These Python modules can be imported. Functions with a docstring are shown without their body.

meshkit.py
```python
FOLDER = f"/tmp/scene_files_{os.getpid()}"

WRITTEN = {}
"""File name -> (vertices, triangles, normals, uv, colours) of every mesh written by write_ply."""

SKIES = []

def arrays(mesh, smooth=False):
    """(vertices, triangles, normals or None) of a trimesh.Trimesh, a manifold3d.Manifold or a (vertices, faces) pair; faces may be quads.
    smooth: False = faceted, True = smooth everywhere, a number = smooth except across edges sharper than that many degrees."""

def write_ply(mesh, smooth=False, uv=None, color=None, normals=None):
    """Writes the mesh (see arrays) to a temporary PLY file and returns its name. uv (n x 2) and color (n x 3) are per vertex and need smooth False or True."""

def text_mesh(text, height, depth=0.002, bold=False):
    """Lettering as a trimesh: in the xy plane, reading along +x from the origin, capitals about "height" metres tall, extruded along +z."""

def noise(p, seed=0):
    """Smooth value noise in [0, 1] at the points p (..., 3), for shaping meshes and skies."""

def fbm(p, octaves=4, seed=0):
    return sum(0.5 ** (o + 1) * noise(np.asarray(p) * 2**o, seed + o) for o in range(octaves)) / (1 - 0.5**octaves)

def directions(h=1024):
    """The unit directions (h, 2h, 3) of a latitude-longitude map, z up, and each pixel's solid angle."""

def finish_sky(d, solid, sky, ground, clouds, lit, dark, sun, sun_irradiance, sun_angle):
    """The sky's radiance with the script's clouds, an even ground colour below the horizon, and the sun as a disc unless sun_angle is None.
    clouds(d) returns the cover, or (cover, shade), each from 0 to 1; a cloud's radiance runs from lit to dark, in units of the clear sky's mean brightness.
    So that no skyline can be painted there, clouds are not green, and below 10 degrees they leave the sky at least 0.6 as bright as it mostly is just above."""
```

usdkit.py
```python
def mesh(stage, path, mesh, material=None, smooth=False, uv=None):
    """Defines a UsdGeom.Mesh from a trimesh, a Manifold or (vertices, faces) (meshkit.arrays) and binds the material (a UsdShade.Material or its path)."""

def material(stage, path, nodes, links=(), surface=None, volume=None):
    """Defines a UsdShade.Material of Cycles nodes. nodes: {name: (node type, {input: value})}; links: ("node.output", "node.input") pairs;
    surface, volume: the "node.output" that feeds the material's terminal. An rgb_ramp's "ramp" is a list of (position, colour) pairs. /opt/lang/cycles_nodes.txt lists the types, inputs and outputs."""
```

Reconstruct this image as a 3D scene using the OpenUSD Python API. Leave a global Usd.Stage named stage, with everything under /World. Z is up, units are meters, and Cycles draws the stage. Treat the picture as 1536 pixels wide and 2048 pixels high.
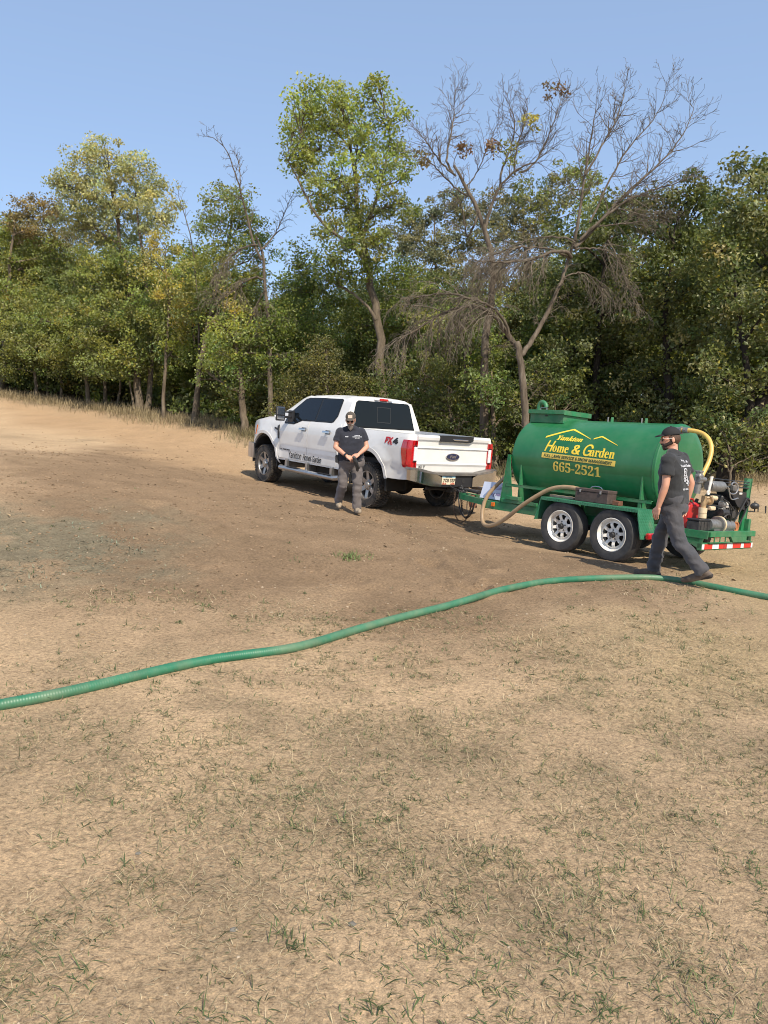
import math, glob
import numpy as np, trimesh, manifold3d as m3, usdkit, meshkit
from shapely import geometry as sg, affinity, union_all, box as sbox
from scipy.interpolate import RBFInterpolator, RectBivariateSpline
from pxr import Usd, UsdGeom, UsdLux, UsdShade, Gf, Sdf, Vt

# ------------------------------------------------------------------ camera, sky, sun, exposure
stage = Usd.Stage.CreateInMemory()
UsdGeom.SetStageUpAxis(stage, 'Z'); UsdGeom.SetStageMetersPerUnit(stage, 1.0)
UsdGeom.Xform.Define(stage, '/World'); UsdGeom.Scope.Define(stage, '/World/Looks')
EYE, PITCH, FPX = 1.65, 4.97, 1540.0              # eye height, degrees down, focal length in pixels of a 1536 wide picture
SUN_DIR = np.array([0.47, -0.883, 0.0]); SUN_DIR /= np.linalg.norm(SUN_DIR); SUN_EL = math.radians(46)
SUN_DIR = np.array([SUN_DIR[0]*math.cos(SUN_EL), SUN_DIR[1]*math.cos(SUN_EL), math.sin(SUN_EL)])
SUN_I, SKY_STRENGTH, EXPOSURE = 1.02, 0.15, 0.5

cam = UsdGeom.Camera.Define(stage, '/World/camera')
cam.CreateHorizontalApertureAttr(24.0); cam.CreateVerticalApertureAttr(32.0)
cam.CreateFocalLengthAttr(24.0*FPX/1536.0); cam.CreateClippingRangeAttr(Gf.Vec2f(0.05, 3000))
cam.AddTranslateOp().Set(Gf.Vec3d(0, 0, EYE)); cam.AddRotateXOp().Set(90.0-PITCH)
cam.CreateExposureAttr(EXPOSURE)

sun = UsdLux.DistantLight.Define(stage, '/World/sun')
sun.CreateIntensityAttr(SUN_I); sun.CreateAngleAttr(0.5); sun.CreateNormalizeAttr(True); sun.CreateColorAttr(Gf.Vec3f(1.0, 0.90, 0.75))
_z = SUN_DIR; _x = np.cross([0, 0, 1.0], _z); _x /= np.linalg.norm(_x); _y = np.cross(_z, _x)
_m = Gf.Matrix4d(1.0)
for _i, _r in enumerate((_x, _y, _z)): _m.SetRow(_i, Gf.Vec4d(*map(float, _r), 0))
sun.AddTransformOp().Set(_m)
sky_mat = usdkit.material(stage, '/World/Looks/sky_light', {
    's': ('sky_texture', dict(sky_type='single_scattering', sun_disc=False, sun_elevation=SUN_EL, sun_rotation=math.atan2(SUN_DIR[0], SUN_DIR[1]), altitude=300.0, air_density=1.0, aerosol_density=1.2, ozone_density=1.2)),
    'h': ('mix_color', dict(fac=.5, b=(1.95, 2.68, 4.0))),
    'b': ('background_shader', dict(strength=SKY_STRENGTH))}, [('s.color', 'h.a'), ('h.result', 'b.color')], surface='b.background')
dome = UsdLux.DomeLight.Define(stage, '/World/sky')
UsdShade.MaterialBindingAPI.Apply(dome.GetPrim()).Bind(sky_mat)
dome.GetPrim().SetCustomDataByKey('kind', 'structure')

# ------------------------------------------------------------------ helpers
rng = np.random.default_rng(11)
_pp = math.radians(PITCH)
CAM = np.array([[1, 0, 0], [0, -math.sin(_pp), math.cos(_pp)], [0, -math.cos(_pp), -math.sin(_pp)]])
def at(u, v, d):
    """the point at depth d metres seen at picture position (u, v)"""
    return CAM @ np.array([(u-768)/FPX*d, (v-1024)/FPX*d, d]) + [0, 0, EYE]
used = {}
def numbered(path):
    n = used.get(path, 0); used[path] = n+1
    return path if n == 0 else '%s_%03d' % (path, n)
def tag(prim, label=None, cat=None, group=None, kind=None):
    for k, v in (('label', label), ('category', cat), ('group', group), ('kind', kind)):
        if v: prim.SetCustomDataByKey(k, v)
    return prim
def mat4(R, t):
    m = Gf.Matrix4d(1.0)
    for i in range(3): m.SetRow(i, Gf.Vec4d(*[float(R[j][i]) for j in range(3)], 0))
    m.SetRow(3, Gf.Vec4d(*map(float, t), 1)); return m
def thing(name, label, cat, R=np.eye(3), t=(0, 0, 0), group=None):
    x = UsdGeom.Xform.Define(stage, numbered('/World/'+name)); x.AddTransformOp().Set(mat4(R, t))
    return tag(x.GetPrim(), label, cat, group)
def part(parent, name, mesh, m, label=None, smooth=False, kind=None):
    p = usdkit.mesh(stage, numbered(str(parent.GetPath())+'/'+name), mesh, m, smooth).GetPrim()
    return tag(p, label, kind=kind)
def single(name, mesh, m, label=None, cat=None, group=None, kind=None, smooth=False):
    p = usdkit.mesh(stage, numbered('/World/'+name), mesh, m, smooth).GetPrim()
    return tag(p, label, cat, group, kind)
def cat_(ms):
    ms = [m for m in ms if m is not None]
    V, F, n = [], [], 0
    for m in ms:
        v, f = (m.vertices, m.faces) if hasattr(m, 'vertices') else m
        v = np.asarray(v); f = np.asarray(f); V.append(v); F.append(f+n); n += len(v)
    return trimesh.Trimesh(np.vstack(V), np.vstack(F), process=False)
def rbox(lo, hi, c=0.01):
    """chamfered box between two corners"""
    lo, hi = np.minimum(lo, hi).astype(float), np.maximum(lo, hi).astype(float)
    c = min(c, 0.45*float((hi-lo).min())); P = []
    for ix in (0, 1):
        for iy in (0, 1):
            for iz in (0, 1):
                p = np.array([hi[0] if ix else lo[0], hi[1] if iy else lo[1], hi[2] if iz else lo[2]]); s = np.array([-1 if i else 1 for i in (ix, iy, iz)])
                for k in range(3):
                    q = p + s*c; q[k] = p[k]; P.append(q)
    return hull(P)
def hull(P):
    m = m3.Manifold.hull_points(np.asarray(P, float)).to_mesh()
    return trimesh.Trimesh(m.vert_properties[:, :3], m.tri_verts, process=False)
def tri(man):
    m = man.to_mesh(); return trimesh.Trimesh(m.vert_properties[:, :3], m.tri_verts, process=False)
def man_of(tm): return m3.Manifold(m3.Mesh(np.asarray(tm.vertices, np.float32), np.asarray(tm.faces, np.uint32)))
def frames(p):
    """tangents and a frame carried along the curve without twisting"""
    p = np.asarray(p, float); t = np.gradient(p, axis=0); t /= np.linalg.norm(t, axis=1, keepdims=True)+1e-12
    a = np.zeros_like(p); k = np.cross(t[0], [0, 0, 1.] if abs(t[0][2]) < .9 else [1., 0, 0]); a[0] = k/(np.linalg.norm(k)+1e-12)
    for i in range(1, len(p)):
        k = a[i-1]-t[i]*np.dot(a[i-1], t[i]); a[i] = k/(np.linalg.norm(k)+1e-12)
    return p, t, a, np.cross(t, a)
def tube(points, radii, sides=8, caps=True):
    p, t, a, b = frames(points); n = len(p); radii = np.broadcast_to(radii, (n,))
    ang = np.arange(sides)*2*np.pi/sides
    v = (p[:, None] + radii[:, None, None]*(np.cos(ang)[None, :, None]*a[:, None] + np.sin(ang)[None, :, None]*b[:, None])).reshape(-1, 3)
    i, j = np.meshgrid(np.arange(n-1), np.arange(sides), indexing='ij'); j2 = (j+1) % sides
    f = np.vstack([np.stack([i*sides+j, i*sides+j2, (i+1)*sides+j2], -1).reshape(-1, 3), np.stack([i*sides+j, (i+1)*sides+j2, (i+1)*sides+j], -1).reshape(-1, 3)])
    if caps:
        v = np.vstack([v, p[:1], p[-1:]]); k = np.arange(sides); k2 = (k+1) % sides; N = n*sides
        f = np.vstack([f, np.stack([np.full(sides, N), k2, k], 1), np.stack([np.full(sides, N+1), (n-1)*sides+k, (n-1)*sides+k2], 1)])
    return trimesh.Trimesh(v, f, process=False)
def spline(pts, n):
    """smooth curve through points (Catmull-Rom)"""
    P = np.asarray(pts, float); d = np.r_[0, np.cumsum(np.linalg.norm(np.diff(P, axis=0), axis=1)**.5)]
    from scipy.interpolate import PchipInterpolator, CubicSpline
    s = np.linspace(0, d[-1], n); return (CubicSpline(d, P) if len(P) > 2 else PchipInterpolator(d, P))(s)
def lathe(profile, n=32, axis='y', closed=True):
    """profile (r, h) turned about an axis through the origin"""
    pr = np.asarray(profile, float); m = len(pr); ang = np.arange(n)*2*np.pi/n
    c, s = np.cos(ang)[:, None]*pr[None, :, 0], np.sin(ang)[:, None]*pr[None, :, 0]; h = np.broadcast_to(pr[None, :, 1], c.shape)
    v = np.stack({'y': (c, h, s), 'x': (h, c, s), 'z': (c, s, h)}[axis], -1).reshape(-1, 3)
    i, j = np.meshgrid(np.arange(n), np.arange(m if closed else m-1), indexing='ij'); i2, j2 = (i+1) % n, (j+1) % m
    q = np.stack([i*m+j, i2*m+j, i2*m+j2, i*m+j2], -1).reshape(-1, 4)
    t = trimesh.Trimesh(v, np.vstack([q[:, [0, 1, 2]], q[:, [0, 2, 3]]]), process=False)
    t.merge_vertices(); t.update_faces(t.nondegenerate_faces()); t.fix_normals(); return t
def cyl(p0, p1, r, sides=16): return tube([p0, (np.asarray(p0)+np.asarray(p1))/2., p1], [r, r, r], sides)
def ext(poly, d0, d1, plane='xz'):
    """polygon in xz (or yz, xy) extruded along the third axis from d0 to d1"""
    poly = sg.Polygon(poly) if not hasattr(poly, 'geom_type') else poly
    ms = []
    for g in getattr(poly, 'geoms', [poly]):
        m = trimesh.creation.extrude_polygon(g, abs(d1-d0), engine='earcut'); v = m.vertices.copy(); lo = min(d0, d1)
        m.vertices = {'xz': np.stack([v[:, 0], v[:, 2]+lo, v[:, 1]], 1), 'yz': np.stack([v[:, 2]+lo, v[:, 0], v[:, 1]], 1), 'xy': np.stack([v[:, 0], v[:, 1], v[:, 2]+lo], 1)}[plane]
        m.fix_normals(); ms.append(m)
    return cat_(ms) if len(ms) > 1 else ms[0]
def fine(m, s):
    v, f = trimesh.remesh.subdivide_to_size(m.vertices, m.faces, s, max_iter=14); t = trimesh.Trimesh(v, f, process=False); t.merge_vertices(); return t
_fonts = {}
def lettering(text, height, depth=0.004, style='plain', shear=0.0, xs=1.0, bold=0):
    """lettering in the xy plane, reading along +x from the origin, capitals about height metres"""
    from PIL import Image, ImageDraw, ImageFont
    conv = {'plain': lambda c: c,
            'serif': lambda c: chr(0x1D400+ord(c)-65) if 'A' <= c <= 'Z' else chr(0x1D41A+ord(c)-97) if 'a' <= c <= 'z' else chr(0x1D7CE+ord(c)-48) if '0' <= c <= '9' else c,
            'italic': lambda c: chr(0x1D468+ord(c)-65) if 'A' <= c <= 'Z' else chr(0x1D482+ord(c)-97) if 'a' <= c <= 'z' else c}[style]
    fn = 'Inter' if style == 'plain' else 'NotoSansMath-Regular'
    if fn not in _fonts: _fonts[fn] = ImageFont.truetype(glob.glob('/opt/blender-*/*/datafiles/fonts/%s.woff2' % fn)[0], 96)
    font = _fonts[fn]; t = ''.join(conv(c) for c in text)
    x0, y0, x1, y1 = font.getbbox(t, anchor='ls', stroke_width=bold)
    im = Image.new('L', (int(x1-x0+8), int(y1-y0+8))); ImageDraw.Draw(im).text((4-x0, 4-y0), t, 255, font, anchor='ls', stroke_width=bold)
    on = np.pad(np.asarray(im) > 127, ((0, 0), (1, 1))).astype(np.int8)
    rows, starts = np.nonzero(np.diff(on, axis=1) == 1); ends = np.nonzero(np.diff(on, axis=1) == -1)[1]
    shape = union_all(sbox(starts, -rows-1, ends, -rows)).buffer(.6).buffer(-.6).simplify(.7)
    s = height/70.0
    shape = affinity.affine_transform(shape, [s*xs, shear*s, 0, s, (-4+shear*(4-y0))*s*xs, (4-y0)*s])
    return ext(shape, 0, depth, 'xy') if depth else shape
def col(m, **kw): return m

# ------------------------------------------------------------------ materials
def simple(name, color, rough=.5, metal=0., var=0., scale=8., bump=0., bscale=60., coat=0., spec=.5, dirt=None, dirt_amt=.5, dscale=3., sheen=0.):
    """principled paint, plastic, metal, cloth ... with noise in colour and relief"""
    nodes = {'g': ('texture_coordinate', {}), 'p': ('principled_bsdf', dict(base_color=color, roughness=rough, metallic=metal, coat_weight=coat, specular_ior_level=spec, sheen_weight=sheen))}
    links = []
    if var or dirt is not None:
        lo, hi = [c*(1-var) for c in color], [min(1, c*(1+var)) for c in color]
        nodes['n'] = ('noise_texture', dict(scale=scale, detail=5.0, roughness=.6)); nodes['r'] = ('rgb_ramp', {'ramp': [(.3, lo), (.7, hi)]})
        links += [('g.object', 'n.vector'), ('n.fac', 'r.fac')]; out = 'r.color'
        if dirt is not None:
            nodes['n2'] = ('noise_texture', dict(scale=dscale, detail=6.0, roughness=.7)); nodes['r2'] = ('rgb_ramp', {'ramp': [(.42, (0, 0, 0)), (.72, (dirt_amt,)*3)]})
            nodes['mx'] = ('mix_color', dict(b=dirt)); links += [('g.object', 'n2.vector'), ('n2.fac', 'r2.fac'), ('r2.color', 'mx.fac'), (out, 'mx.a')]; out = 'mx.result'
        links.append((out, 'p.base_color'))
    if bump:
        nodes['nb'] = ('noise_texture', dict(scale=bscale, detail=4.0, roughness=.6)); nodes['b'] = ('bump', dict(strength=1.0, distance=bump))
        links += [('g.object', 'nb.vector'), ('nb.fac', 'b.height'), ('b.normal', 'p.normal')]
    return usdkit.material(stage, '/World/Looks/'+name, nodes, links, surface='p.BSDF')
M = {}
M['white_paint'] = simple('white_paint', (.74, .73, .70), .35, var=.03, scale=2., coat=.6, dirt=(.45, .38, .30), dirt_amt=.25, dscale=1.6)
M['black_plastic'] = simple('black_plastic', (.018, .018, .02), .45, var=.15)
M['grey_plastic'] = simple('grey_plastic', (.10, .095, .09), .55, var=.2, dirt=(.3, .25, .2), dirt_amt=.5)
M['underbody'] = simple('underbody', (.012, .011, .010), .8, var=.4, scale=12)
M['dark_glass'] = simple('dark_glass', (.006, .008, .010), .05, spec=.28)
M['window_rubber'] = simple('window_rubber', (.01, .01, .01), .5)
M['chrome'] = simple('chrome', (.62, .61, .60), .16, 1.0, var=.05)
M['brushed'] = simple('brushed_metal', (.45, .44, .43), .35, .9, var=.12, dirt=(.25, .2, .15), dirt_amt=.5)
M['alloy'] = simple('alloy', (.40, .39, .375), .34, .8, var=.1, dirt=(.25, .2, .15), dirt_amt=.5, dscale=9)
M['rubber'] = simple('tyre_rubber', (.028, .027, .026), .8, var=.3, scale=20, bump=.002, dirt=(.21, .165, .12), dirt_amt=.75, dscale=7)
M['trailer_rubber'] = simple('trailer_rubber', (.035, .035, .036), .75, var=.25, scale=14, bump=.001, dirt=(.13, .115, .10), dirt_amt=.5, dscale=5)
M['red_lens'] = simple('red_lens', (.45, .008, .012), .12, coat=1.0, var=.35, scale=22)
M['clear_lens'] = simple('clear_lens', (.72, .72, .72), .12, coat=1.0, var=.15, scale=40)
M['amber'] = simple('amber_lens', (.65, .14, .01), .2, coat=.8)
M['navy_badge'] = simple('navy_badge', (.008, .016, .06), .2, coat=.8)
M['red_print'] = simple('red_print', (.5, .01, .012), .4)
M['black_print'] = simple('black_print', (.012, .012, .012), .45)
M['green_paint'] = simple('green_paint', (.011, .135, .042), .36, var=.14, scale=1.6, coat=.2, dirt=(.10, .21, .11), dirt_amt=.42, dscale=1.5, bump=.0015, bscale=5)
M['green_trim'] = simple('green_trim', (.016, .165, .060), .5, var=.22, scale=6, dirt=(.17, .2, .13), dirt_amt=.6, dscale=4, bump=.0008, bscale=80)
M['yellow_print'] = simple('yellow_print', (.88, .64, .05), .45, var=.06)
M['gold_print'] = simple('gold_print', (.76, .55, .10), .45, var=.06)
M['green_print'] = simple('green_print', (.02, .06, .03), .5)
M['white_steel'] = simple('white_steel', (.82, .79, .72), .45, var=.08, dirt=(.42, .26, .12), dirt_amt=.55, dscale=7)
M['rust'] = simple('rust', (.17, .07, .04), .85, var=.35, scale=18, bump=.002)
M['wood_box'] = simple('wood_box', (.075, .052, .045), .75, var=.35, scale=15, bump=.002)
M['pale_wood'] = simple('pale_wood', (.45, .34, .24), .8, var=.2)
M['red_can'] = simple('red_can', (.55, .02, .02), .35, var=.08, dirt=(.2, .06, .05), dirt_amt=.4)
M['yellow_hose'] = simple('yellow_hose', (.68, .44, .10), .4, var=.12, scale=10, dirt=(.4, .26, .10), dirt_amt=.5)
M['tan_hose'] = simple('tan_hose', (.36, .25, .14), .5, var=.15, scale=9, dirt=(.25, .16, .10), dirt_amt=.6, dscale=6)
M['cream'] = simple('cream_plastic', (.66, .54, .36), .45, var=.1, dirt=(.35, .22, .10), dirt_amt=.6, dscale=9)
M['cast'] = simple('cast_metal', (.24, .235, .225), .5, .6, var=.25, scale=25, bump=.002)
M['engine_black'] = simple('engine_black', (.022, .022, .023), .45, var=.4, scale=20, dirt=(.10, .09, .08), dirt_amt=.4, dscale=12)
M['white_tape'] = simple('white_tape', (.78, .77, .74), .35); M['red_tape'] = simple('red_tape', (.62, .03, .02), .35)
M['sign_face'] = simple('sign_face', (.55, .60, .72), .35, var=.12, scale=2.5, coat=.3)
M['purple_print'] = simple('purple_print', (.16, .10, .27), .5)
M['skin'] = simple('skin', (.56, .30, .20), .5, var=.14, scale=18, dirt=(.50, .20, .12), dirt_amt=.6, dscale=9)
M['navy_cloth'] = simple('navy_cloth', (.016, .018, .028), .9, var=.25, bump=.006, bscale=13, sheen=.15)
M['charcoal_cloth'] = simple('charcoal_cloth', (.020, .021, .023), .9, var=.25, bump=.006, bscale=13, sheen=.15)
M['grey_denim'] = simple('grey_denim', (.135, .115, .108), .9, var=.22, scale=7, bump=.010, bscale=11, sheen=.1, dirt=(.07, .065, .07), dirt_amt=.6, dscale=5)
M['dark_denim'] = simple('dark_denim', (.052, .053, .060), .9, var=.25, scale=7, bump=.010, bscale=11, sheen=.1, dirt=(.09, .08, .08), dirt_amt=.6, dscale=5)
M['boot'] = simple('boot_leather', (.095, .068, .05), .75, var=.3, scale=18, bump=.003, dirt=(.20, .16, .12), dirt_amt=.6, dscale=10)
M['boot_sole'] = simple('boot_sole', (.035, .03, .028), .85)
M['tan_boot'] = simple('tan_boot', (.30, .24, .17), .75, var=.3, scale=18, bump=.003)
M['hair_dark'] = simple('hair_dark', (.03, .018, .012), .7, var=.4, scale=60, bump=.004, bscale=150)
M['hair_brown'] = simple('hair_brown', (.075, .040, .022), .7, var=.4, scale=60, bump=.004, bscale=150)
M['beard_grey'] = simple('beard_grey', (.24, .20, .17), .8, var=.45, scale=50, bump=.005, bscale=120)
M['cap_brown'] = simple('cap_brown', (.075, .062, .05), .9, var=.2, bump=.001, bscale=200)
M['cap_mesh'] = simple('cap_mesh', (.36, .31, .24), .9, var=.2, bump=.002, bscale=200)
M['cap_black'] = simple('cap_black', (.012, .012, .013), .85, var=.2, bump=.001, bscale=200)
M['patch'] = simple('cap_patch', (.52, .42, .33), .8, var=.2, scale=60)
M['white_print'] = simple('white_print', (.62, .63, .66), .8)
M['cable'] = simple('black_cable', (.014, .013, .013), .5)
M['chain'] = simple('rusty_chain', (.10, .065, .045), .6, .5, var=.4, scale=40)
# ------------------------------------------------------------------ poses of the truck and the trailer (metres, world)
from scipy.spatial.transform import Rotation as _R
TR_R = CAM @ _R.from_rotvec([.97306017, -1.77310455, 1.61702423]).as_matrix(); TR_T = CAM @ np.array([.42765631, -.10532397, 14.88164695]) + [0, 0, EYE]
TL_R = CAM @ _R.from_rotvec([.927, -1.767, 1.682]).as_matrix(); TL_T = CAM @ np.array([3.45, .609, 11.087]) + [0, 0, EYE]
def trw(*p): return TR_R @ np.array(p, float) + TR_T
def tlw(*p): return TL_R @ np.array(p, float) + TL_T

# ------------------------------------------------------------------ ground
_c = [trw(4.06, .88, 0), trw(0, .88, 0), trw(4.06, -.88, 0), trw(0, -.88, 0), tlw(.42, .88, 0), tlw(-.42, .88, 0), tlw(.42, -.88, 0), tlw(-.42, -.88, 0),
      at(712, 1029, 13.1), at(1400, 1170, 8.8), at(1310, 1150, 9.15), (0, 0, 0), (-2.2, 4.4, .14), (1, 3, 0), (2.5, 4, -.02), (1.26, 13.7, .27), (-4, 9, .55), (-7, 15, 1.45),
      at(0, 788, 33), at(280, 826, 30), at(440, 852, 27), at(992, 946, 21), at(1500, 968, 18), at(1520, 1050, 13.5), at(620, 900, 23.5), at(0, 850, 25.5), at(250, 870, 25.),
      (-25, 45, 6.0), (-5, 45, 4.2), (12, 40, 2.2), (25, 25, .6), (-30, 20, 4.0), (-15, 0, 1.0), (15, 0, -.5), (0, -15, -.2), (20, 60, 3.), (-20, 80, 7.5), (30, 90, 4.), (-60, 40, 8.), (60, 40, 1.)]
_c = np.array(_c, float)
_rbf = RBFInterpolator(_c[:, :2], _c[:, 2], kernel='thin_plate_spline', smoothing=.02)
_gx = np.linspace(-70, 70, 141); _gy = np.linspace(-25, 110, 136)
_q = np.stack(np.meshgrid(_gx, _gy, indexing='ij'), -1).reshape(-1, 2)
_sp = RectBivariateSpline(_gx, _gy, _rbf(_q).reshape(141, 136))
def gbase(x, y): return _sp.ev(np.clip(x, -70, 70), np.clip(y, -25, 110))
def fb(x, y, s, seed, o=4): return meshkit.fbm(np.stack([np.asarray(x)*s, np.asarray(y)*s, np.full(np.shape(x), seed*3.7)], -1), o, seed)
def gp(u, v):
    """where the sight line through picture position (u, v) meets the ground"""
    d = np.linspace(1.5, 60, 600); P = np.array([at(u, v, k) for k in d]); h = P[:, 2]-gbase(P[:, 0], P[:, 1]); i = np.argmax(h < 0); i = i if h[i] < 0 else len(d)-1
    a, b = d[max(i-1, 0)], d[i]; k = a + (b-a)*h[max(i-1, 0)]/max(h[max(i-1, 0)]-h[i], 1e-9); return at(u, v, k)
def area(pix):
    return sg.Polygon([gp(u, v)[:2] for u, v in pix])
def softmask(poly, x, y, edge, seed):
    """1 inside the patch, 0 outside, with a ragged soft edge"""
    import shapely
    shp = np.shape(x); pts = shapely.points(np.ravel(x), np.ravel(y)); ins = shapely.contains(poly, pts)
    d = shapely.distance(poly.boundary, pts)*np.where(ins, 1, -1)
    n = (fb(np.ravel(x), np.ravel(y), .9, seed)-.5)*3.0*edge + (fb(np.ravel(x), np.ravel(y), 4., seed+1)-.5)*1.2*edge
    return np.clip((d+n)/edge*.5+.5, 0, 1).reshape(shp)
TILLED = area([(0, 905), (250, 890), (500, 950), (640, 970), (760, 975), (960, 1000), (1040, 1060), (1120, 1105), (1280, 1130), (1420, 1140), (1400, 1240), (1150, 1235), (950, 1330), (800, 1330), (640, 1210), (500, 1250), (300, 1235), (0, 1180)])
TRACK = area([(0, 800), (280, 838), (440, 865), (520, 905), (520, 960), (350, 930), (200, 880), (0, 838)])
MULCH = area([(-200, 1020), (0, 1005), (150, 1010), (300, 1035), (380, 1080), (340, 1130), (220, 1160), (100, 1185), (-200, 1200)])
DRY = area([(1330, 1060), (1536, 1020), (1700, 1060), (1700, 1400), (1300, 1420), (1200, 1300), (1430, 1230)])
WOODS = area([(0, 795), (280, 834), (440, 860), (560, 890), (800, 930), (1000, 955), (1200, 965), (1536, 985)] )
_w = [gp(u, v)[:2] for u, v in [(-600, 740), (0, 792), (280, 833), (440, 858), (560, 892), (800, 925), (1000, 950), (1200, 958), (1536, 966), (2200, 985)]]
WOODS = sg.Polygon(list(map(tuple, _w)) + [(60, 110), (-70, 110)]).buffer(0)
_gx2 = np.r_[-400, -250, -150, -100, -70, -50, -40, -32, np.arange(-26, -9, .45), np.arange(-9, -4.5, .12), np.arange(-4.5, 5.5, .040), np.arange(5.5, 10, .12), np.arange(10, 24, .45), 28, 36, 50, 70, 100, 150, 250, 400]
_y = [.9]
while _y[-1] < 75: _y.append(_y[-1] + max(.018, .0068*_y[-1]) if _y[-1] < 24 else _y[-1]+.02*_y[-1])
_gy2 = np.r_[-300, -150, -80, -40, -20, -10, -5, -2.5, -1, -.3, .3, .6, np.array(_y), 90, 110, 150, 220, 320, 450]
def relief(x, y):
    near = np.exp(-np.maximum(0, np.hypot(x, y)-3)/14.)
    til = softmask(TILLED, x, y, .5, 3)
    h = (fb(x, y, .7, 21)-.5)*.05 + (fb(x, y, 3.2, 22, 3)-.5)*(.024+.022*til) + (fb(x, y, 11., 23, 3)-.5)*(.013+.016*til)*near
    # ruts left by wheels: along the drive and between truck and trailer
    for (a, b, c, w) in RUTS:
        t = np.clip(((x-a[0])*(b[0]-a[0])+(y-a[1])*(b[1]-a[1]))/((b[0]-a[0])**2+(b[1]-a[1])**2), 0, 1)
        d = np.hypot(x-a[0]-t*(b[0]-a[0]), y-a[1]-t*(b[1]-a[1])+.12*np.sin(t*7))
        h = h - c*np.exp(-(d/w)**2) + .6*c*np.exp(-((d-1.7*w)/(.6*w))**2)
    return h
def cover(x, y):
    """how thickly dead grass covers the ground, 0 bare to 1 matted"""
    return np.clip((.55*fb(x, y, .55, 61)+.45*fb(x, y, 1.9, 62, 3)-.495)*7.0, 0, 1)
def _pr(p, q, c, w): return (gp(*p)[:2], gp(*q)[:2], c, w)
RUTS = [_pr((0, 808), (260, 858), .05, .18), _pr((260, 858), (500, 910), .04, .18), _pr((60, 825), (420, 900), .03, .16), _pr((300, 1010), (700, 1160), .05, .16), _pr((760, 1040), (960, 1130), .05, .14), _pr((860, 1125), (960, 1180), .055, .12), _pr((900, 1175), (1060, 1165), .03, .1)]
def gh(x, y): return gbase(x, y) + relief(np.asarray(x, float), np.asarray(y, float))
X, Y = np.meshgrid(_gx2, _gy2, indexing='ij'); Z = gh(X, Y)
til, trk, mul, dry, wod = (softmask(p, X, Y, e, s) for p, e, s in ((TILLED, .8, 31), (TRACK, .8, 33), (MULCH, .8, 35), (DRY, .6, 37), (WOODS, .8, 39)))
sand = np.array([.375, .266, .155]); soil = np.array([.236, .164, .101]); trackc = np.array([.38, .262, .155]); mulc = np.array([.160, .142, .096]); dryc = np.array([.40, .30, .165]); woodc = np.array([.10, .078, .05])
n1 = fb(X, Y, .55, 41)[..., None]; n2 = fb(X, Y, 2.3, 43)[..., None]; n3 = fb(X, Y, 8., 45, 3)[..., None]
cv = cover(X, Y)[..., None]
C = np.array([.45, .328, .205])*(.84+.32*n1)*(1-cv) + cv*np.array([.345, .256, .160])*(.75+.5*n2)
C = C*(1-til[..., None]) + til[..., None]*soil*(.78+.48*n2)
C = C*(1-dry[..., None]*.7) + dry[..., None]*.7*dryc*(.8+.4*n2)
C = C*(1-trk[..., None]) + trk[..., None]*trackc*(.85+.3*n2)
mm = mul[..., None]*np.clip((n2-.30)*4, 0.1, .85); C = C*(1-mm) + mm*mulc*(.7+.7*n3)
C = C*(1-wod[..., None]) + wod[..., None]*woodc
C = np.clip(C*(.86+.28*n3), .01, .8)
ny = len(_gy2); I, J = np.meshgrid(np.arange(len(_gx2)-1), np.arange(ny-1), indexing='ij')
Q = np.stack([I*ny+J, (I+1)*ny+J, (I+1)*ny+J+1, I*ny+J+1], -1).reshape(-1, 4)
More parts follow.
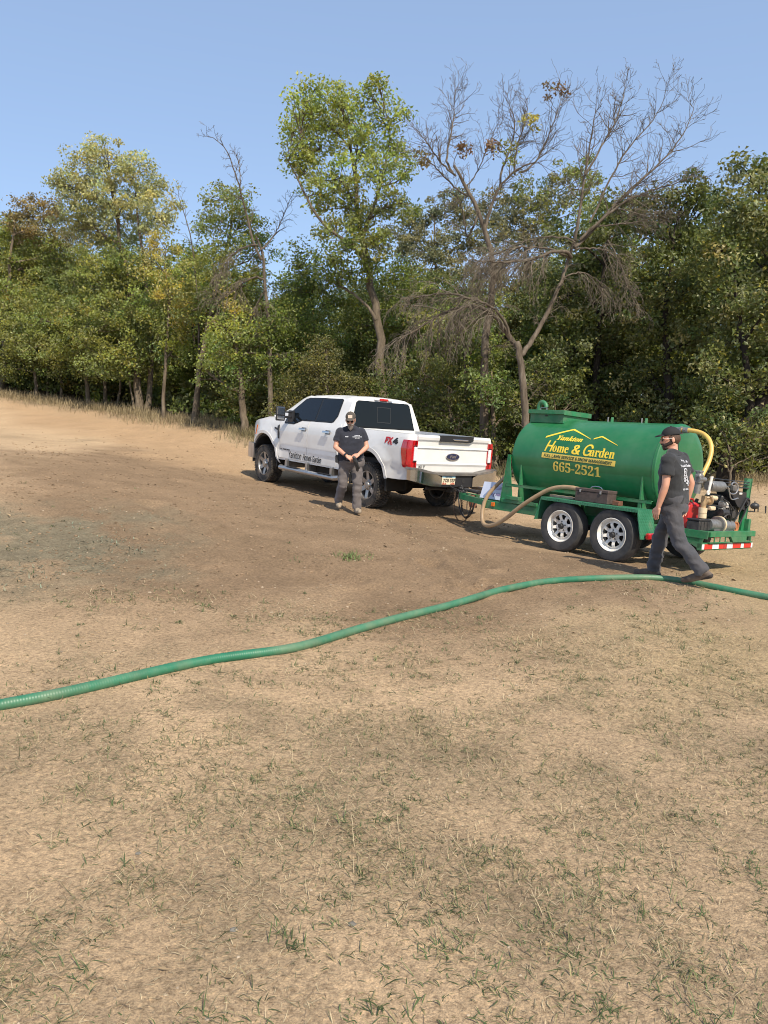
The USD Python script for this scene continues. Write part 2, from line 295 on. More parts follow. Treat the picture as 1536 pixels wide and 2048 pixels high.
ground_mat = usdkit.material(stage, '/World/Looks/ground', {
    'a': ('attribute', dict(attribute='tint')), 'g': ('geometry', {}), 'p': ('principled_bsdf', dict(roughness=.95, specular_ior_level=.15, diffuse_roughness=.4)),
    'n': ('noise_texture', dict(scale=38., detail=6., roughness=.7)), 'r': ('rgb_ramp', {'ramp': [(.30, (.50, .48, .46)), (.5, (.96, .96, .96)), (.70, (1.34, 1.3, 1.24))]}),
    'v': ('noise_texture', dict(scale=130., detail=3., roughness=.7)), 'rv': ('rgb_ramp', {'ramp': [(.32, (.58, .57, .56)), (.52, (1., 1., 1.)), (.70, (1.36, 1.33, 1.28))]}),
    'm': ('mix_color', dict(blend_type='multiply', fac=1.0)), 'm2': ('mix_color', dict(blend_type='multiply', fac=.8)),
    'nb': ('noise_texture', dict(scale=55., detail=6., roughness=.7)), 'b': ('bump', dict(strength=1.0, distance=.022))},
    [('g.position', 'n.vector'), ('g.position', 'v.vector'), ('g.position', 'nb.vector'), ('n.fac', 'r.fac'), ('v.fac', 'rv.fac'), ('a.color', 'm.a'), ('r.color', 'm.b'), ('m.result', 'm2.a'), ('rv.color', 'm2.b'), ('m2.result', 'p.base_color'),
     ('nb.fac', 'b.height'), ('b.normal', 'p.normal')], surface='p.BSDF')
def tinted(name, verts, faces, tint, m, smooth=False, parent=None, **tags):
    path = numbered((str(parent.GetPath()) if parent else '/World')+'/'+name)
    me = usdkit.mesh(stage, path, (verts, faces), m, smooth)
    UsdGeom.PrimvarsAPI(me).CreatePrimvar('tint', Sdf.ValueTypeNames.Color3fArray, 'vertex').Set(Vt.Vec3fArray.FromNumpy(np.ascontiguousarray(tint, np.float32)))
    return tag(me.GetPrim(), **tags)
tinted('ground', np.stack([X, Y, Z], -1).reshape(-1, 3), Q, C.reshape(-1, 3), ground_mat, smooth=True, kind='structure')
_spz = {}
def ground_z(x, y): return gh(x, y)
# ------------------------------------------------------------------ pickup truck (x forward from the rear axle, y to its left, z up)
_zs = [.45, .58, .63, .70, .82, .86, .90, 1.0, 1.18, 1.30, 1.37, 1.42, 1.45, 1.48, 1.52, 1.95, 2.0, 2.03, 2.065]
_ws = [.90, .955, .975, .976, .974, .980, 1.0, .998, 1.0, .992, .975, .955, .94, .93, .913, .728, .69, .64, .50]
def bodyW(x, z):
    x = np.asarray(x, float); z = np.asarray(z, float)
    w = np.interp(z, _zs, _ws)
    for cx, cz in ((0, .47), (4.06, .50)):
        d = np.hypot(x-cx, z-cz); k = np.clip((z-.5)/.1, 0, 1)*np.clip((1.42-z)/.25, 0, 1)
        w = w + .035*k*np.where(d < .66, 1.0, np.exp(-((d-.66)/.11)**2))
    w = w - np.where((x > 4.2) & (z < 1.5), .36*np.maximum(x-4.2, 0)**2, 0)
    w = w - np.where((x < -1.09) & (z < 1.5), .055*np.clip((-1.09-x)/.13, 0, 1)**2, 0)
    return w
def full(poly, size=.085, cut=(), W=bodyW):
    """side outline carried across the whole width and shaped by the half width W"""
    man = m3.Manifold.extrude(m3.CrossSection([np.asarray(poly, float)], m3.FillRule.NonZero), 2.0).translate((0, 0, -1.0))   # x, z, y
    for c in cut: man = man - c
    man = man.refine_to_length(size); t = tri(man); v = t.vertices.copy()
    y = -v[:, 2]*bodyW(v[:, 0], v[:, 1]) if W is bodyW else -v[:, 2]*W(v[:, 0], v[:, 1])
    zz = v[:, 1] - np.where(v[:, 1] > 2.0, .10*y**2*0.5, 0)
    t.vertices = np.stack([v[:, 0], y, zz], 1); t.fix_normals(); return t
def disc(cx, cz, r, n=40): a = np.arange(n)*2*np.pi/n; return [(cx+r*np.cos(k), cz+r*np.sin(k)) for k in a]
def wheelcut(cx, cz, r): return m3.Manifold.extrude(m3.CrossSection([np.array(disc(cx, cz, r) , float)], m3.FillRule.NonZero), 4.0).translate((0, 0, -2.0)) + m3.Manifold.cube((2*r, .6, 4.0)).translate((cx-r, cz-.6, -2.0))
def skin(poly, off=0.0, th=.005, side=1, size=.11, W=bodyW):
    """sheet metal, glass or print following the body side, standing off it"""
    m = fine(ext(poly, 0, th), size); v = m.vertices
    m.vertices = np.stack([v[:, 0], side*(W(v[:, 0], v[:, 2])+off+v[:, 1]), v[:, 2]], 1); m.fix_normals(); return m
truck = thing('pickup_truck', 'white four-door pickup truck with tinted windows, towing the green tank trailer', 'pickup truck', TR_R, TR_T)
wp, bl, ub = M['white_paint'], M['black_plastic'], M['underbody']
bed_poly = [(-1.20, .68), (-1.14, .645), (-.9, .63), (.905, .60), (.905, 1.435), (-1.17, 1.435), (-1.20, 1.40)]
inner = m3.Manifold.cube((1.98, .6, 1.60)).translate((-1.13, .92, -.80))
part(truck, 'bed', full(bed_poly, cut=[wheelcut(0, .47, .585), inner]), wp, smooth=35)
cab_poly = [(.94, .60), (3.37, .58), (3.37, 1.39), (3.66, 1.47), (3.52, 1.56), (3.24, 1.70), (2.89, 1.915), (2.72, 1.985), (2.50, 2.03), (1.93, 2.06), (1.25, 2.06), (1.08, 2.04), (1.0, 1.97), (.94, 1.45)]
part(truck, 'cab', full(cab_poly), wp, smooth=35)
front_poly = [(3.38, .58), (4.60, .62), (4.86, .80), (4.88, 1.22), (4.80, 1.34), (4.45, 1.40), (3.82, 1.445), (3.63, 1.462), (3.38, 1.385)]
fr = part(truck, 'front_fender', full(front_poly, cut=[wheelcut(4.06, .50, .60)]), wp, smooth=35)
hood = fine(ext([(3.62, 1.455), (4.75, 1.345), (4.80, 1.40), (4.4, 1.47), (3.72, 1.50)], -.72, .72), .12)
part(truck, 'hood', hood, wp, smooth=35)
grl = rbox((4.86, -.72, .92), (4.93, .72, 1.30), .02); part(truck, 'grille', grl, M['grey_plastic'])
for s in (1, -1):
    part(truck, 'headlight', rbox((4.62, s*.70, 1.02), (4.86, s*.84, 1.27), .02), M['clear_lens'])
    part(truck, 'side_marker', skin([(4.47, 1.05), (4.56, 1.05), (4.52, 1.27), (4.46, 1.25)], -.01, .02, s), M['amber'])
fb_ = full([(4.56, .50), (4.98, .50), (5.05, .60), (5.03, .84), (4.56, .84)], .08, W=lambda x, z: 1.0-.35*np.maximum(x-4.5, 0)**2); part(truck, 'front_bumper', fb_, M['brushed'], smooth=35)
# wheel-well lining and underside
for cx, cz in ((0, .47), (4.06, .50)):
    for s in (1, -1):
        prof = [(r, h) for r, h in ((.60, 0), (.60, .42), (.585, .42), (.585, 0))]
        a = np.linspace(-.05*np.pi, 1.05*np.pi, 25); p = [(cx+.598*np.cos(k), cz+.598*np.sin(k)) for k in a]+[(cx+.55*np.cos(k), cz+.55*np.sin(k)) for k in a[::-1]]
        part(truck, 'wheel_well', ext(p, s*.52, s*.97), ub)
und = [rbox((-1.15, s*.42, .55), (4.5, s*.54, .72)) for s in (1, -1)] + [rbox((.95, -.9, .60), (3.3, .9, .70)), rbox((.62, -.92, .66), (.95, .92, .92)), rbox((-1.12, -.9, .84), (.9, .9, .93)), cyl((0, -.85, .42), (0, .85, .42), .06), cyl((4.06, -.85, .42), (4.06, .85, .42), .06), tri(m3.Manifold.sphere(.19, 20).scale((1, 1.1, .95)).translate((0, .12, .42))), cyl((0, .1, .45), (2.6, .05, .62), .045), rbox((2.3, -.3, .45), (3.6, .3, .75)), rbox((1.2, .35, .42), (2.3, .8, .62), .03)]
part(truck, 'underbody', cat_(und), ub)
for s in (1, -1): part(truck, 'shackle', cat_([rbox((-.62, s*.50, .40), (-.56, s*.56, .62)), tube(spline([(-.58, s*.53, .42), (0, s*.53, .36), (.62, s*.53, .46)], 12), .035, 6)]), ub)
part(truck, 'exhaust_pipe', tube(spline([(1.4, -.62, .45), (.4, -.7, .62), (-.3, -.75, .66), (-.85, -.88, .50), (-1.05, -1.0, .47)], 24), .045, 12), M['brushed'])
# doors, windows, trim
for s in (1, -1):
    d1 = part(truck, 'door', skin([(2.205, .63), (3.335, .63), (3.34, 1.30), (3.22, 1.355), (2.80, 1.365), (2.52, 1.455), (2.205, 1.462)], .001, .006, s), wp, smooth=30)
    d2 = part(truck, 'door', skin([(1.02, .90), (1.10, .63), (2.188, .63), (2.188, 1.465), (1.33, 1.478), (1.02, 1.478)], .001, .006, s), wp, smooth=30)
    for dd, hx in ((d1, 2.36), (d2, 1.43)):
        part(dd, 'handle', cat_([skin([(hx-.02, 1.27), (hx+.02, 1.27), (hx+.02, 1.315), (hx-.02, 1.315)], .0, .05, s), skin([(hx-.13, 1.275), (hx+.13, 1.275), (hx+.12, 1.315), (hx-.12, 1.315)], .035, .02, s)]), M['chrome'])
        part(dd, 'handle_recess', skin([(hx-.10, 1.255), (hx+.08, 1.255), (hx+.08, 1.33), (hx-.10, 1.33)], .008, .002, s), M['black_plastic'])
    part(truck, 'window_trim', skin([(3.20, 1.372), (3.23, 1.40), (3.145, 1.62), (2.74, 1.925), (2.60, 1.955), (2.05, 1.968), (1.36, 1.968), (1.31, 1.94), (1.27, 1.62), (1.34, 1.50), (1.42, 1.478), (2.54, 1.462), (2.80, 1.372)], .002, .004, s), M['window_rubber'], smooth=30)
    part(truck, 'side_window', skin([(3.07, 1.40), (3.09, 1.62), (2.73, 1.895), (2.60, 1.928), (2.10, 1.945), (2.05, 1.50), (2.53, 1.485), (2.80, 1.395)], .0065, .003, s), M['dark_glass'], smooth=30)
    part(truck, 'side_window', skin([(1.99, 1.50), (2.03, 1.945), (1.385, 1.945), (1.345, 1.92), (1.31, 1.62), (1.375, 1.515)], .0065, .003, s), M['dark_glass'], smooth=30)
    part(truck, 'pillar_trim', skin([(3.095, 1.40), (3.18, 1.40), (3.125, 1.60), (3.11, 1.60)], .0065, .003, s), M['grey_plastic'])
    part(truck, 'fender_vent', cat_([skin([(3.375, 1.03), (3.42, 1.03), (3.47, 1.30), (3.40, 1.33)], .002, .012, s), skin([(3.44, 1.20), (3.60, 1.24), (3.60, 1.27), (3.44, 1.25)], .002, .012, s)]), bl)
    part(truck, 'wheel_arch_trim', skin(sg.Polygon([(.66*np.cos(a), .47+.66*np.sin(a)) for a in np.linspace(.15, np.pi-.22, 30)] + [(.59*np.cos(a), .47+.59*np.sin(a)) for a in np.linspace(np.pi-.22, .15, 30)]), .001, .008, s, .09), wp, smooth=35)
    part(truck, 'wheel_arch_trim', skin(sg.Polygon([(4.06+.67*np.cos(a), .50+.67*np.sin(a)) for a in np.linspace(.5, np.pi, 30)] + [(4.06+.605*np.cos(a), .50+.605*np.sin(a)) for a in np.linspace(np.pi, .5, 30)]), .001, .008, s, .09), wp, smooth=35)
    # step bar
    part(truck, 'running_board', cat_([tube([(3.22, s*1.0, .44), (3.16, s*1.06, .425), (2.2, s*1.06, .425), (1.0, s*1.06, .425), (.93, s*1.0, .44)], .048, 10)] + [rbox((x, s*.55, .44), (x+.07, s*1.03, .62), .01) for x in (1.15, 2.1, 2.95)]), M['brushed'])
    for x in (1.08, 2.35): part(truck, 'step_pad', rbox((x, s*1.02, .468), (x+.5, s*1.10, .480), .004), bl)
    # towing mirror
    mh = hull([(2.90+dx*(.5 if k else 1), s*(1.26+dy), 1.585+dz) for k, (dx, w, h) in enumerate(((.0, .115, .165), (.14, .08, .12))) for dy in (-w, w) for dz in (-h, h*.9)])
    mh = tri(man_of(mh).refine_to_length(.03)); mh = trimesh.smoothing.filter_taubin(mh, iterations=12)
    mi = part(truck, 'side_mirror', mh, bl, smooth=40)
    part(mi, 'mirror_glass', rbox((2.882, s*1.175, 1.555), (2.90, s*1.345, 1.715), .006), M['chrome'])
    part(mi, 'mirror_glass', rbox((2.882, s*1.175, 1.455), (2.90, s*1.345, 1.530), .006), M['chrome'])
    part(mi, 'mirror_arm', cat_([rbox((2.93, s*.93, 1.49), (3.02, s*1.17, 1.535), .012), rbox((2.93, s*.93, 1.60), (3.02, s*1.17, 1.635), .012), rbox((2.90, s*.91, 1.40), (3.10, s*.975, 1.66), .015)]), bl)
    part(mi, 'turn_lamp', rbox((2.905, s*1.362, 1.50), (2.96, s*1.382, 1.54), .006), M['clear_lens'])
# rear window, third brake lamp, windscreen
def rearplane(pts, x0, x1, lean=None):
    m = fine(ext(pts, 0, 1, 'yz'), .3); v = m.vertices; xr = np.interp(v[:, 2], [1.40, 1.45, 1.97, 2.04], [.935, .938, .998, 1.08])
    m.vertices = np.stack([xr + np.where(v[:, 0] < .5, x0, x1), v[:, 1], v[:, 2]], 1); m.fix_normals(); return m
rw = part(truck, 'rear_window', rearplane([(-.80, 1.40), (.80, 1.40), (.655, 1.93), (.60, 1.965), (-.60, 1.965), (-.655, 1.93)], -.012, .01), M['dark_glass'])
fr_ = sg.Polygon([(-.17, 1.555), (.16, 1.555), (.16, 1.86), (-.17, 1.86)]); part(rw, 'sliding_frame', rearplane(fr_.difference(fr_.buffer(-.008)), -.016, -.012), simple('window_frame_grey', (.045, .045, .045), .5))
part(truck, 'brake_lamp', rbox((.965, -.10, 1.985), (1.06, .10, 2.03), .008), M['red_lens'])
for s in (1, -1): part(truck, 'cargo_lamp', rbox((.97, s*.11, 1.988), (1.06, s*.22, 2.028), .008), M['clear_lens'])
ws = ext([(3.54, 1.575), (3.25, 1.71), (2.90, 1.925), (2.915, 1.935), (3.265, 1.722), (3.555, 1.588)], -.62, .62); part(truck, 'windscreen', ws, M['dark_glass'])
# tailgate and what it carries
tg = [(-1.165, .80), (-1.212, .80), (-1.220, .90), (-1.238, .94), (-1.220, .97), (-1.216, 1.185), (-1.238, 1.215), (-1.216, 1.24), (-1.222, 1.32), (-1.248, 1.355), (-1.255, 1.40), (-1.235, 1.437), (-1.165, 1.437)]
tgm = fine(ext(tg, -.835, .835), .12); tgm = tgm
gate = part(truck, 'tailgate', tgm, wp, smooth=25)
part(gate, 'handle_panel', ext([(.36, 1.445), (-.43, 1.445), (-.43, 1.375), (-.36, 1.335), (.36, 1.335)], -1.268, -1.20, 'yz'), bl)
part(gate, 'handle', rbox((-1.285, -.29, 1.362), (-1.262, .05, 1.388), .006), M['chrome'])
oval = [(.155*np.cos(a)+.01, 1.075+.062*np.sin(a)) for a in np.arange(40)*2*np.pi/40]; ov = sg.Polygon(oval)
part(gate, 'emblem_ring', ext(ov, -1.242, -1.222, 'yz'), M['chrome'])
part(gate, 'emblem', ext(ov.buffer(-.009), -1.247, -1.235, 'yz'), M['navy_badge'])
def rear_text(t, h, y, z, x, m, style='plain', shear=0, xs=1., parent=gate, name='lettering', bold=0):
    L = lettering(t, h, .004, style, shear, xs, bold); v = L.vertices; L.vertices = np.stack([x-v[:, 2], y-v[:, 0], z+v[:, 1]], 1); L.fix_normals(); return part(parent, name, L, m)
rear_text('Ford', .058, .095, 1.052, -1.2475, M['chrome'], 'italic', .1, .95)
rear_text('XLT', .045, .79, .862, -1.231, M['grey_plastic'], 'plain', .2, 1.3, bold=2)
# tail lamps
for s in (1, -1):
    prof = [(-1.03, 1.335), (-1.24, 1.335), (-1.24, .855), (-1.055, .855), (-1.045, .93), (-1.00, 1.10), (-.995, 1.20)]
    m = fine(ext(prof, .835, .985), .05); v = m.vertices; y = .835 + (v[:, 1]-.835)/.15*(np.minimum(bodyW(np.full(len(v), -1.0), v[:, 2]), 1.0)+.006-.835)
    y = np.where(v[:, 1] > .9, y - .05*np.clip((-1.14-v[:, 0])/.10, 0, 1)**2, y)
    m.vertices = np.stack([v[:, 0] - 0*y, s*y, v[:, 2]], 1); m.fix_normals()
    tl_ = part(truck, 'tail_lamp', m, M['red_lens'], smooth=35)
    part(tl_, 'reversing_lens', rbox((-1.256, s*.842, .985), (-1.235, s*.912, 1.225), .006), M['clear_lens'])
    for z in (.965, 1.235): part(tl_, 'lamp_divider', rbox((-1.252, s*.842, z), (-1.236, s*.93, z+.012), .003), bl)
# rear bumper
def bump_(pts, x0, depth, m, name, size=.06):
    q = fine(ext(pts, 0, 1, 'yz'), size); v = q.vertices; k = np.maximum(np.abs(v[:, 1])-.78, 0)
    q.vertices = np.stack([x0 + v[:, 0]*depth + 1.3*k**2 + .0*k, v[:, 1], v[:, 2]], 1); q.fix_normals(); return part(truck, name, q, m, smooth=30)
for s in (1, -1):
    bump_([(s*.37, .555), (s*.60, .565), (s*1.015, .655), (s*1.02, .835), (s*.90, .855), (s*.86, .815), (s*.47, .765), (s*.37, .72)], -1.40, .10, M['chrome'], 'rear_bumper')
bump_([(-1.018, .838), (-.90, .858), (-.86, .818), (-.47, .768), (-.40, .755), (.40, .755), (.47, .768), (.86, .818), (.90, .858), (1.018, .838), (1.0, .875), (.86, .868), (.5, .80), (-.5, .80), (-.86, .868), (-1.0, .875)], -1.405, .18, M['grey_plastic'], 'bumper_step_pad')
plate_b = part(truck, 'bumper_panel', cat_([rbox((-1.37, -.375, .545), (-1.33, .375, .757), .006)]), bl)
pl_bits = [((.03, .36), (.60, .748), 'plate_cream'), ]
M['plate_cream'] = simple('plate_cream', (.72, .62, .45), .4, var=.12, scale=14); M['plate_sky'] = simple('plate_sky', (.30, .52, .62), .4, var=.1, scale=9); M['plate_red'] = simple('plate_red', (.50, .14, .09), .4, var=.3, scale=30)
lp = part(truck, 'license_plate', rbox((-1.382, .035, .592), (-1.374, .345, .752), .002), M['plate_cream'])
part(lp, 'plate_print', ext([(.04, .715), (.34, .715), (.34, .748), (.04, .748)], -1.3835, -1.382, 'yz'), M['plate_sky'])
part(lp, 'plate_print', cat_([ext([(a, .597), (a+w, .597), (a+w*.7, .597+h), (a+w*.2, .597+h)], -1.3835, -1.382, 'yz') for a, w, h in ((.045, .07, .03), (.10, .05, .022), (.24, .05, .024), (.285, .055, .034))]), M['plate_red'])
rear_text('7CB 33F', .055, .325, .640, -1.3835, M['black_print'], xs=.92, parent=lp, name='plate_lettering', bold=1)
rear_text('South Dakota', .018, .27, .722, -1.385, M['navy_badge'], xs=1., parent=lp, name='plate_lettering')
part(truck, 'trailer_socket', cyl((-1.375, -.17, .655), (-1.345, -.17, .655), .035, 14), M['engine_black'])
part(truck, 'receiver_hitch', cat_([rbox((-1.30, -.04, .44), (-.9, .04, .52), .006), cyl((-1.15, -.5, .5), (-1.15, .5, .5), .03, 10), rbox((-1.56, -.03, .455), (-1.25, .03, .505), .006), rbox((-1.58, -.05, .47), (-1.42, .05, .50), .006), tri(m3.Manifold.sphere(.028, 16).translate((-1.50, 0, .545)))]), M['engine_black'])
# side print and badges
def side_text(t, h, x, z, m, style='plain', shear=0, xs=1., off=.009, bold=0, name='lettering', slope=0., th=.002):
    L = lettering(t, h, th, style, shear, xs, bold); v = fine(L, .12); q = v.vertices; xx = x-q[:, 0]; zz = z+q[:, 1]+slope*q[:, 0]
    v.vertices = np.stack([xx, bodyW(xx, zz)+off+q[:, 2], zz], 1); v.fix_normals(); return part(truck, name, v, m)
side_text('Yankton', .135, 2.965, .655, M['black_print'], 'plain', .08, .78, slope=0.0, bold=1)
side_text('Home', .125, 2.35, .655, M['black_print'], 'plain', .05, .62, bold=1)
side_text('&', .10, 2.055, .660, M['black_print'], 'plain', 0, .75)
side_text('Garden', .12, 1.965, .655, M['black_print'], 'plain', .05, .62, bold=1)
side_text('6.7L', .028, 3.33, .80, M['black_print'], xs=1.15, bold=3, name='badge'); side_text('POWER STROKE', .028, 3.21, .80, M['black_print'], xs=.98, bold=3, name='badge')
side_text('FX', .095, -.475, 1.245, M['red_print'], 'plain', .22, 1.25, off=.003, bold=7, name='decal'); side_text('4', .095, -.695, 1.245, M['black_print'], 'plain', .22, 1.75, off=.003, bold=7, name='decal')
side_text('OFF ROAD', .020, -.60, 1.215, M['red_print'], xs=.9, off=.003, bold=2, name='decal')
# wheels
def tread(R, w, n, lug, h, rows=((-.36, .20), (-.12, .18), (.12, .18), (.36, .20)), seed=0):
    out = []; base = rbox((-.5, -.5, 0), (.5, .5, 1), .08)
    for r, (c, ww) in enumerate(rows):
        for k in range(n):
            a = (k + .5*(r % 2))*2*np.pi/n; L = 2*np.pi*R/n*lug
            b = trimesh.Trimesh(base.vertices*[L, ww*w, h] + [0, c*w, R-h*.35], base.faces, process=False)
            ca, sa = np.cos(a), np.sin(a); v = b.vertices; b.vertices = np.stack([v[:, 0]*ca + v[:, 2]*sa, v[:, 1], -v[:, 0]*sa + v[:, 2]*ca], 1); out.append(b)
    return out
def truck_wheel(x, s):
    R, w = .415, .28; y0 = s*.855
    ty = [(.262, -.125), (.275, -.14), (.33, -.147), (.375, -.145), (.402, -.128), (.410, -.10), (.410, .10), (.402, .128), (.375, .145), (.33, .147), (.275, .14), (.262, .125)]
    tyre = lathe(ty, 56); lugs = tread(R, w, 46, .72, .022) + [trimesh.Trimesh(b.vertices, b.faces, process=False) for sd in (1, -1) for b in tread(.398, w, 46, .5, .02, rows=((sd*.50, .10),))]
    tyre = cat_([tyre]+lugs); off = lambda m: trimesh.Trimesh(m.vertices*[1, s, 1]+[x, y0, .418], m.faces if s > 0 else m.faces[:, ::-1], process=False)
    wh = part(truck, 'wheel', off(lathe([(.262, .13), (.262, .11), (.25, .10), (.235, .02), (.235, -.11), (.262, -.13), (.255, -.13), (.225, -.11), (.225, .02), (.24, .11), (.25, .13)], 48)), M['alloy'], smooth=30)
    part(wh, 'tyre', off(tyre), M['rubber'], smooth=30)
    sp = []
    for k in range(6):
        a = k*np.pi/3 + np.pi/6; P = [(.06, -.05), (.245, -.036), (.245, .036), (.06, .05)]
        m = hull([(r*np.cos(a)-t*np.sin(a), y, r*np.sin(a)+t*np.cos(a)) for (r, t) in P for y in ((.03, .085) if r < .1 else (.05, .118))]); sp.append(m)
    sp.append(lathe([(0, .03), (.095, .03), (.095, .085), (.075, .10), (.06, .125), (0, .13)], 32, closed=False))
    part(wh, 'spokes', off(cat_(sp)), M['alloy'])
    part(wh, 'lug_nuts', off(cat_([cyl((.082*np.cos(a), .08, .082*np.sin(a)), (.082*np.cos(a), .115, .082*np.sin(a)), .013, 6) for a in np.arange(8)*np.pi/4])), M['chrome'])
    part(wh, 'brake_disc', off(lathe([(0, .0), (.22, .0), (.22, -.04), (0, -.04)], 32, closed=False)), ub)
for x in (0, 4.06):
    for s in (1, -1): truck_wheel(x, s)
# ------------------------------------------------------------------ tank trailer (x forward from between its axles, y to its left, z up)
trailer = thing('tank_trailer', 'green two-axle tank trailer with yellow lettering and a pump engine at its rear', 'trailer', TL_R, TL_T)
gp_, gt = M['green_paint'], M['green_trim']
TR, TZ, XA, XB = .61, 1.279, 1.777, -.713
prof = [(0, XA+.07), (.2, XA+.065), (.4, XA+.045), (.54, XA+.015), (.595, XA-.015), (TR, XA-.05), (TR, XB+.03), (.605, XB+.005), (.585, XB-.012), (.50, XB-.022), (.3, XB-.035), (0, XB-.04)]
tk = lathe(prof, 96, 'x', closed=False); tk.vertices += [0, 0, TZ]
tank = part(trailer, 'tank', tk, gp_, smooth=35)
part(tank, 'end_seam', (lambda m: trimesh.Trimesh(m.vertices+[0, 0, TZ], m.faces, process=False))(lathe([(TR-.01, XB+.045), (TR+.004, XB+.042), (TR+.005, XB+.03), (TR-.01, XB+.026)], 96, 'x')), gp_, smooth=40)
def on_tank(shape2d, m, x0, a0, name, slope=3.2, th=.003, parent=tank):
    """print laid on the tank: x along it from the front, height as arc above angle a0 (degrees), falling slope degrees per metre towards the rear"""
    L = shape2d if hasattr(shape2d, 'vertices') else ext(shape2d, 0, th, 'xy'); L = fine(L, .075); q = L.vertices
    x = x0-q[:, 0]; a = np.radians(a0) + q[:, 1]/TR - np.radians(slope)*(1.17-x); r = TR+.0012+q[:, 2]
    L.vertices = np.stack([x, r*np.cos(a), TZ+r*np.sin(a)], 1); L.fix_normals(); return part(parent, name, L, m)
def LT(t, h, style, shear=0., xs=1., bold=0, w=None):
    L = lettering(t, h, .003, style, shear, xs, bold)
    if w: L.vertices = L.vertices*[w/np.ptp(L.vertices[:, 0]), 1, 1]
    return L
d2r = TR*np.pi/180
on_tank(LT('Yankton', 7.6*d2r, 'italic', .12, w=.46, bold=1), M['yellow_print'], .985, 28.5, 'lettering', 3.4)
on_tank(LT('H', 15.6*d2r, 'plain', .30, w=.165, bold=1), M['yellow_print'], 1.155, 10.5, 'lettering')
on_tank(LT('ome', 13.2*d2r, 'serif', .06, w=.285), M['yellow_print'], 1.0, 10.5, 'lettering')
on_tank(LT('&', 12.5*d2r, 'plain', .15, w=.145, bold=2), M['yellow_print'], .665, 10.8, 'lettering')
on_tank(LT('G', 15.6*d2r, 'plain', .25, w=.155, bold=1), M['yellow_print'], .475, 10.3, 'lettering')
on_tank(LT('arden', 13.2*d2r, 'serif', .06, w=.405), M['yellow_print'], .335, 10.3, 'lettering')
on_tank(sg.Polygon([(0, 0), (1.28, 0), (1.28, 7.1*d2r), (0, 7.1*d2r)]), M['gold_print'], 1.17, 1.0, 'banner')
on_tank(LT('FULL LAWN SERVICE & SNOW MANAGEMENT', 3.9*d2r, 'plain', .12, w=1.19, bold=1), M['green_print'], 1.13, 2.5, 'lettering', th=.002)[0] if False else None
_l = LT('FULL LAWN SERVICE & SNOW MANAGEMENT', 3.9*d2r, 'plain', .12, w=1.19, bold=2); _l.vertices = _l.vertices+[0, 0, .003]; on_tank(_l, M['green_print'], 1.13, 2.6, 'lettering')
on_tank(LT('665-2521', 13.2*d2r, 'serif', 0, w=.82), M['gold_print'], .955, -15.5, 'lettering')
def roofline(pts, ws):
    return union_all([sg.Polygon([(a[0], a[1]), (b[0], b[1]), (b[0], b[1]-wb), (a[0], a[1]-wa)]) for (a, wa), (b, wb) in zip(zip(pts[:-1], ws[:-1]), zip(pts[1:], ws[1:]))]).buffer(.001)
on_tank(roofline([(0, 0), (.415, 17.0*d2r), (.80, 1.0*d2r)], [.028, .028, .004]), M['yellow_print'], 1.195, 32.5, 'roof_line', 2.0)
on_tank(roofline([(0, 0), (.115, 4.8*d2r), (.425, -7.5*d2r)], [.016, .02, .004]), M['yellow_print'], .345, 35.0, 'roof_line', 2.0)
# hatch and fittings on top
hatch = part(trailer, 'hatch', rbox((1.08, -.30, 1.82), (1.73, .30, 1.985), .006), gt)
part(hatch, 'lid', rbox((1.06, -.325, 1.985), (1.75, .325, 2.012), .006), gt)
part(hatch, 'rim', cat_([rbox((1.06, .325, 1.955), (1.75, .337, 2.015), .003), rbox((1.048, -.335, 1.945), (1.06, .335, 2.015), .003)]), gt)
part(hatch, 'vent_pipe', tube(spline([(1.62, .24, 1.98), (1.62, .24, 2.09), (1.59, .24, 2.135), (1.53, .24, 2.13), (1.48, .24, 2.06)], 20), .032, 14), gt, smooth=40)
part(hatch, 'handle', tube([(1.56, .27, 2.01), (1.56, .27, 2.05), (1.44, .27, 2.05), (1.44, .27, 2.01)], .008, 6), M['brushed'])
part(hatch, 'latch', rbox((1.38, .301, 1.92), (1.43, .315, 1.935), .003), M['engine_black'])
for x in (.43, -.13):
    part(trailer, 'lifting_lug', rbox((x, -.03, 1.86), (x+.012, .03, 1.955), .003), gt)
    part(trailer, 'lifting_lug', rbox((x+.07, -.012, 1.86), (x+.082, .012, 1.955), .003), M['brushed'])
